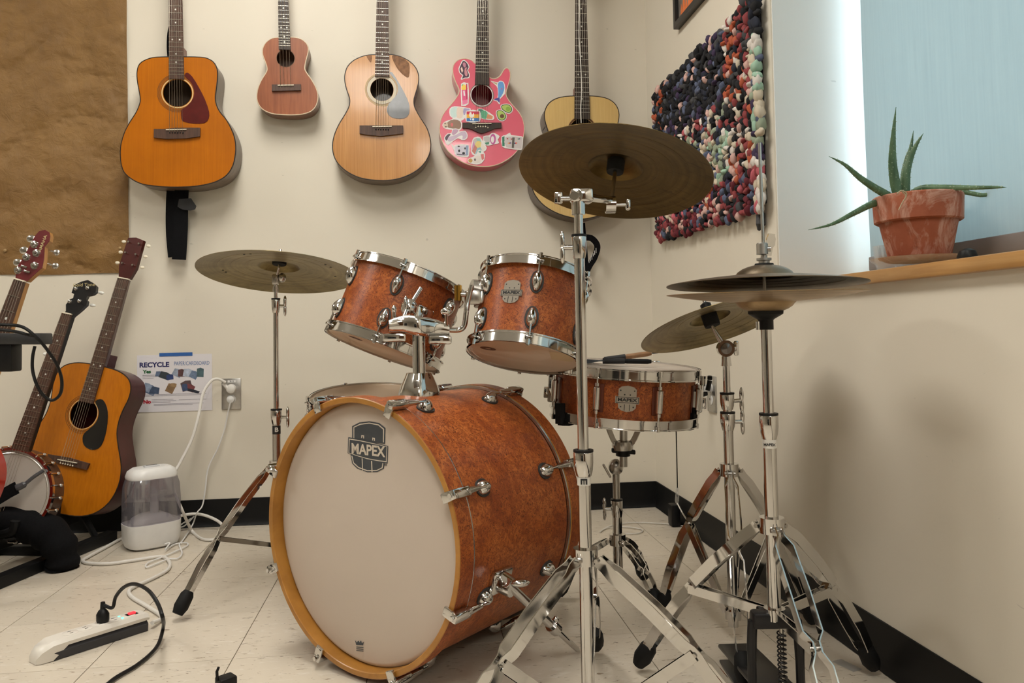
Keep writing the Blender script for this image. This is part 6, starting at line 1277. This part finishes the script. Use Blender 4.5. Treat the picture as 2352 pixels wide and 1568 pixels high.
leaf([(2040, 458, .02), (2000, 470, .0), (1960, 490, -.03), (1910, 515, -.05), (1856, 528, -.06)], .0078, .005)
leaf([(2092, 445, -.01), (2120, 433, -.03), (2170, 431, -.06), (2230, 431, -.09), (2290, 430, -.11), (2312, 430, -.12)], .0080, .0045)
leaf([(2098, 447, .01), (2140, 436, .0), (2200, 438, -.02), (2258, 448, -.04), (2290, 436, -.05), (2308, 430, -.06)], .0070, .0045)
obj('dry_roots', MB().tube(spline([pd(x, y, dz0-.085) for x, y in ((2072, 440), (2080, 450), (2072, 466), (2064, 482))], 5), .0012, 6).tube(spline([pd(x, y, dz0-.085) for x, y in ((2060, 445), (2070, 438), (2082, 444), (2078, 458))], 5), .0015, 6), M('dry_root', srgb(176, 160, 130), .8), al)
# tiny black knob on the sill and a pale bottle behind the pot
q = pX(2222, 585, 1.02); kb = thing('bottle_cap', 'small black bottle cap lying on the window sill near the pot', 'cap', (q.x, q.y, .823))
obj('cap', MB().lathe([(0, .8235), (.016, .8235), (.018, .835), (.014, .846), (.006, .850), (0, .851)], 20, Matrix.Translation((q.x, q.y, 0))), black, kb, 40)
q = pX(2042, 570, 1.10); bt_ = thing('clear_jar', 'small clear plastic cup behind the flower pot', 'cup', (q.x, q.y, .823))
obj('cup', MB().lathe([(0, .8235), (.024, .8235), (.032, .86), (.036, .895), (.034, .895), (.030, .86), (.022, .826), (0, .826)], 32, Matrix.Translation((q.x, q.y, 0))), clearp, bt_, 40)

# thin black wire hanging from the snare side to the floor, white lead on the floor
wr_ = thing('hanging_wire', 'thin black wire with clear connector hanging behind the snare stand', 'wire', pd(1556, 1165, 2.45))
obj('wire', MB().tube([mr_ @ V((.002, -.008, .06)), pd(1553, 985, 2.40), pd(1556, 1120, 2.45)], .0018, 6), black, wr_)
obj('connector', MB().tube([pd(1556, 1118, 2.45), pd(1556, 1125, 2.45), pd(1555, 1150, 2.45), pd(1556, 1158, 2.45)], [.003, .0055, .007, .003], 8), clearp, wr_)
q = pZ(1556, 1195, .0); fl1 = pX(1556, 1180, WX-.02); b_ = thing('black_brick', 'black power brick resting against the baseboard in the corner', 'adapter', (fl1.x-.01, fl1.y, 0))
obj('case', MB().rbox((fl1.x-.012, fl1.y, .040), (.034, .045, .078), .005), black, b_, 40)
wl_ = thing('floor_lead', 'thin pale lead trailing across the floor in the corner', 'wire', floorpt(1450, 1225, 0))
obj('lead', MB().tube(spline([pd(1556, 1156, 2.45), pd(1572, 1185, 2.4), floorpt(1600, 1225, .004), floorpt(1570, 1208, .004), floorpt(1520, 1202, .004), floorpt(1450, 1200, .004), floorpt(1400, 1208, .004), floorpt(1378, 1222, .004), floorpt(1395, 1212, .004), floorpt(1440, 1210, .004), floorpt(1475, 1216, .004), floorpt(1465, 1224, .004), floorpt(1420, 1226, .004)], 8), .0022, 6), cord_w, wl_)
# clear tape scrap on the floor
q = floorpt(1945, 1528, .0015); tp_ = obj('tape_scrap', MB().prism([(-.012, -.028), (.012, -.028), (.014, .028), (-.012, .028)], 0, .0012, axes(q, V((.95, .3, 0)), V((-.3, .95, 0)), UP)), clearp); tag(tp_, 'scrap of clear tape stuck to the floor near the right wall', 'tape')
# ================================================================== unseen furniture added behind the viewer for the chrome to mirror
bw = wood('bookcase_oak', srgb(120, 80, 44), srgb(148, 104, 62), (30, 30, 3), .45, .2)
bk = thing('bookcase', 'tall brown wooden bookcase added unseen behind the viewer for the chrome to reflect', 'bookcase', (.25, -2.4, 0))
for x in (-.25, .75): obj('side_panel', MB().box((x, -2.4, .95), (.03, .34, 1.9)), bw, bk)
obj('back_panel', MB().box((.25, -2.56, .95), (1.0, .02, 1.9)), bw, bk)
for i in range(6): obj('shelf', MB().box((.25, -2.4, .04+i*.365), (.97, .32, .025)), bw, bk)
pi = thing('added_piano', 'black upright piano added unseen behind the viewer for the chrome to reflect', 'piano', (-1.5, -2.2, 0))
pk_ = M('piano_black', (.008, .008, .009), .2, 0, .1, 30)
obj('case', MB().rbox((-1.5, -2.35, .62), (1.5, .32, 1.24), .01), pk_, pi); obj('key_bed', MB().rbox((-1.5, -2.08, .66), (1.46, .26, .10), .01), pk_, pi)
obj('keys', MB().box((-1.5, -2.04, .716), (1.24, .14, .012)), ivory, pi)
for x in (-2.18, -.82): obj('leg', MB().rbox((x, -2.0, .31), (.07, .08, .62), .006), pk_, pi)
obj('lid', MB().rbox((-1.5, -2.35, 1.255), (1.54, .36, .03), .006), pk_, pi)
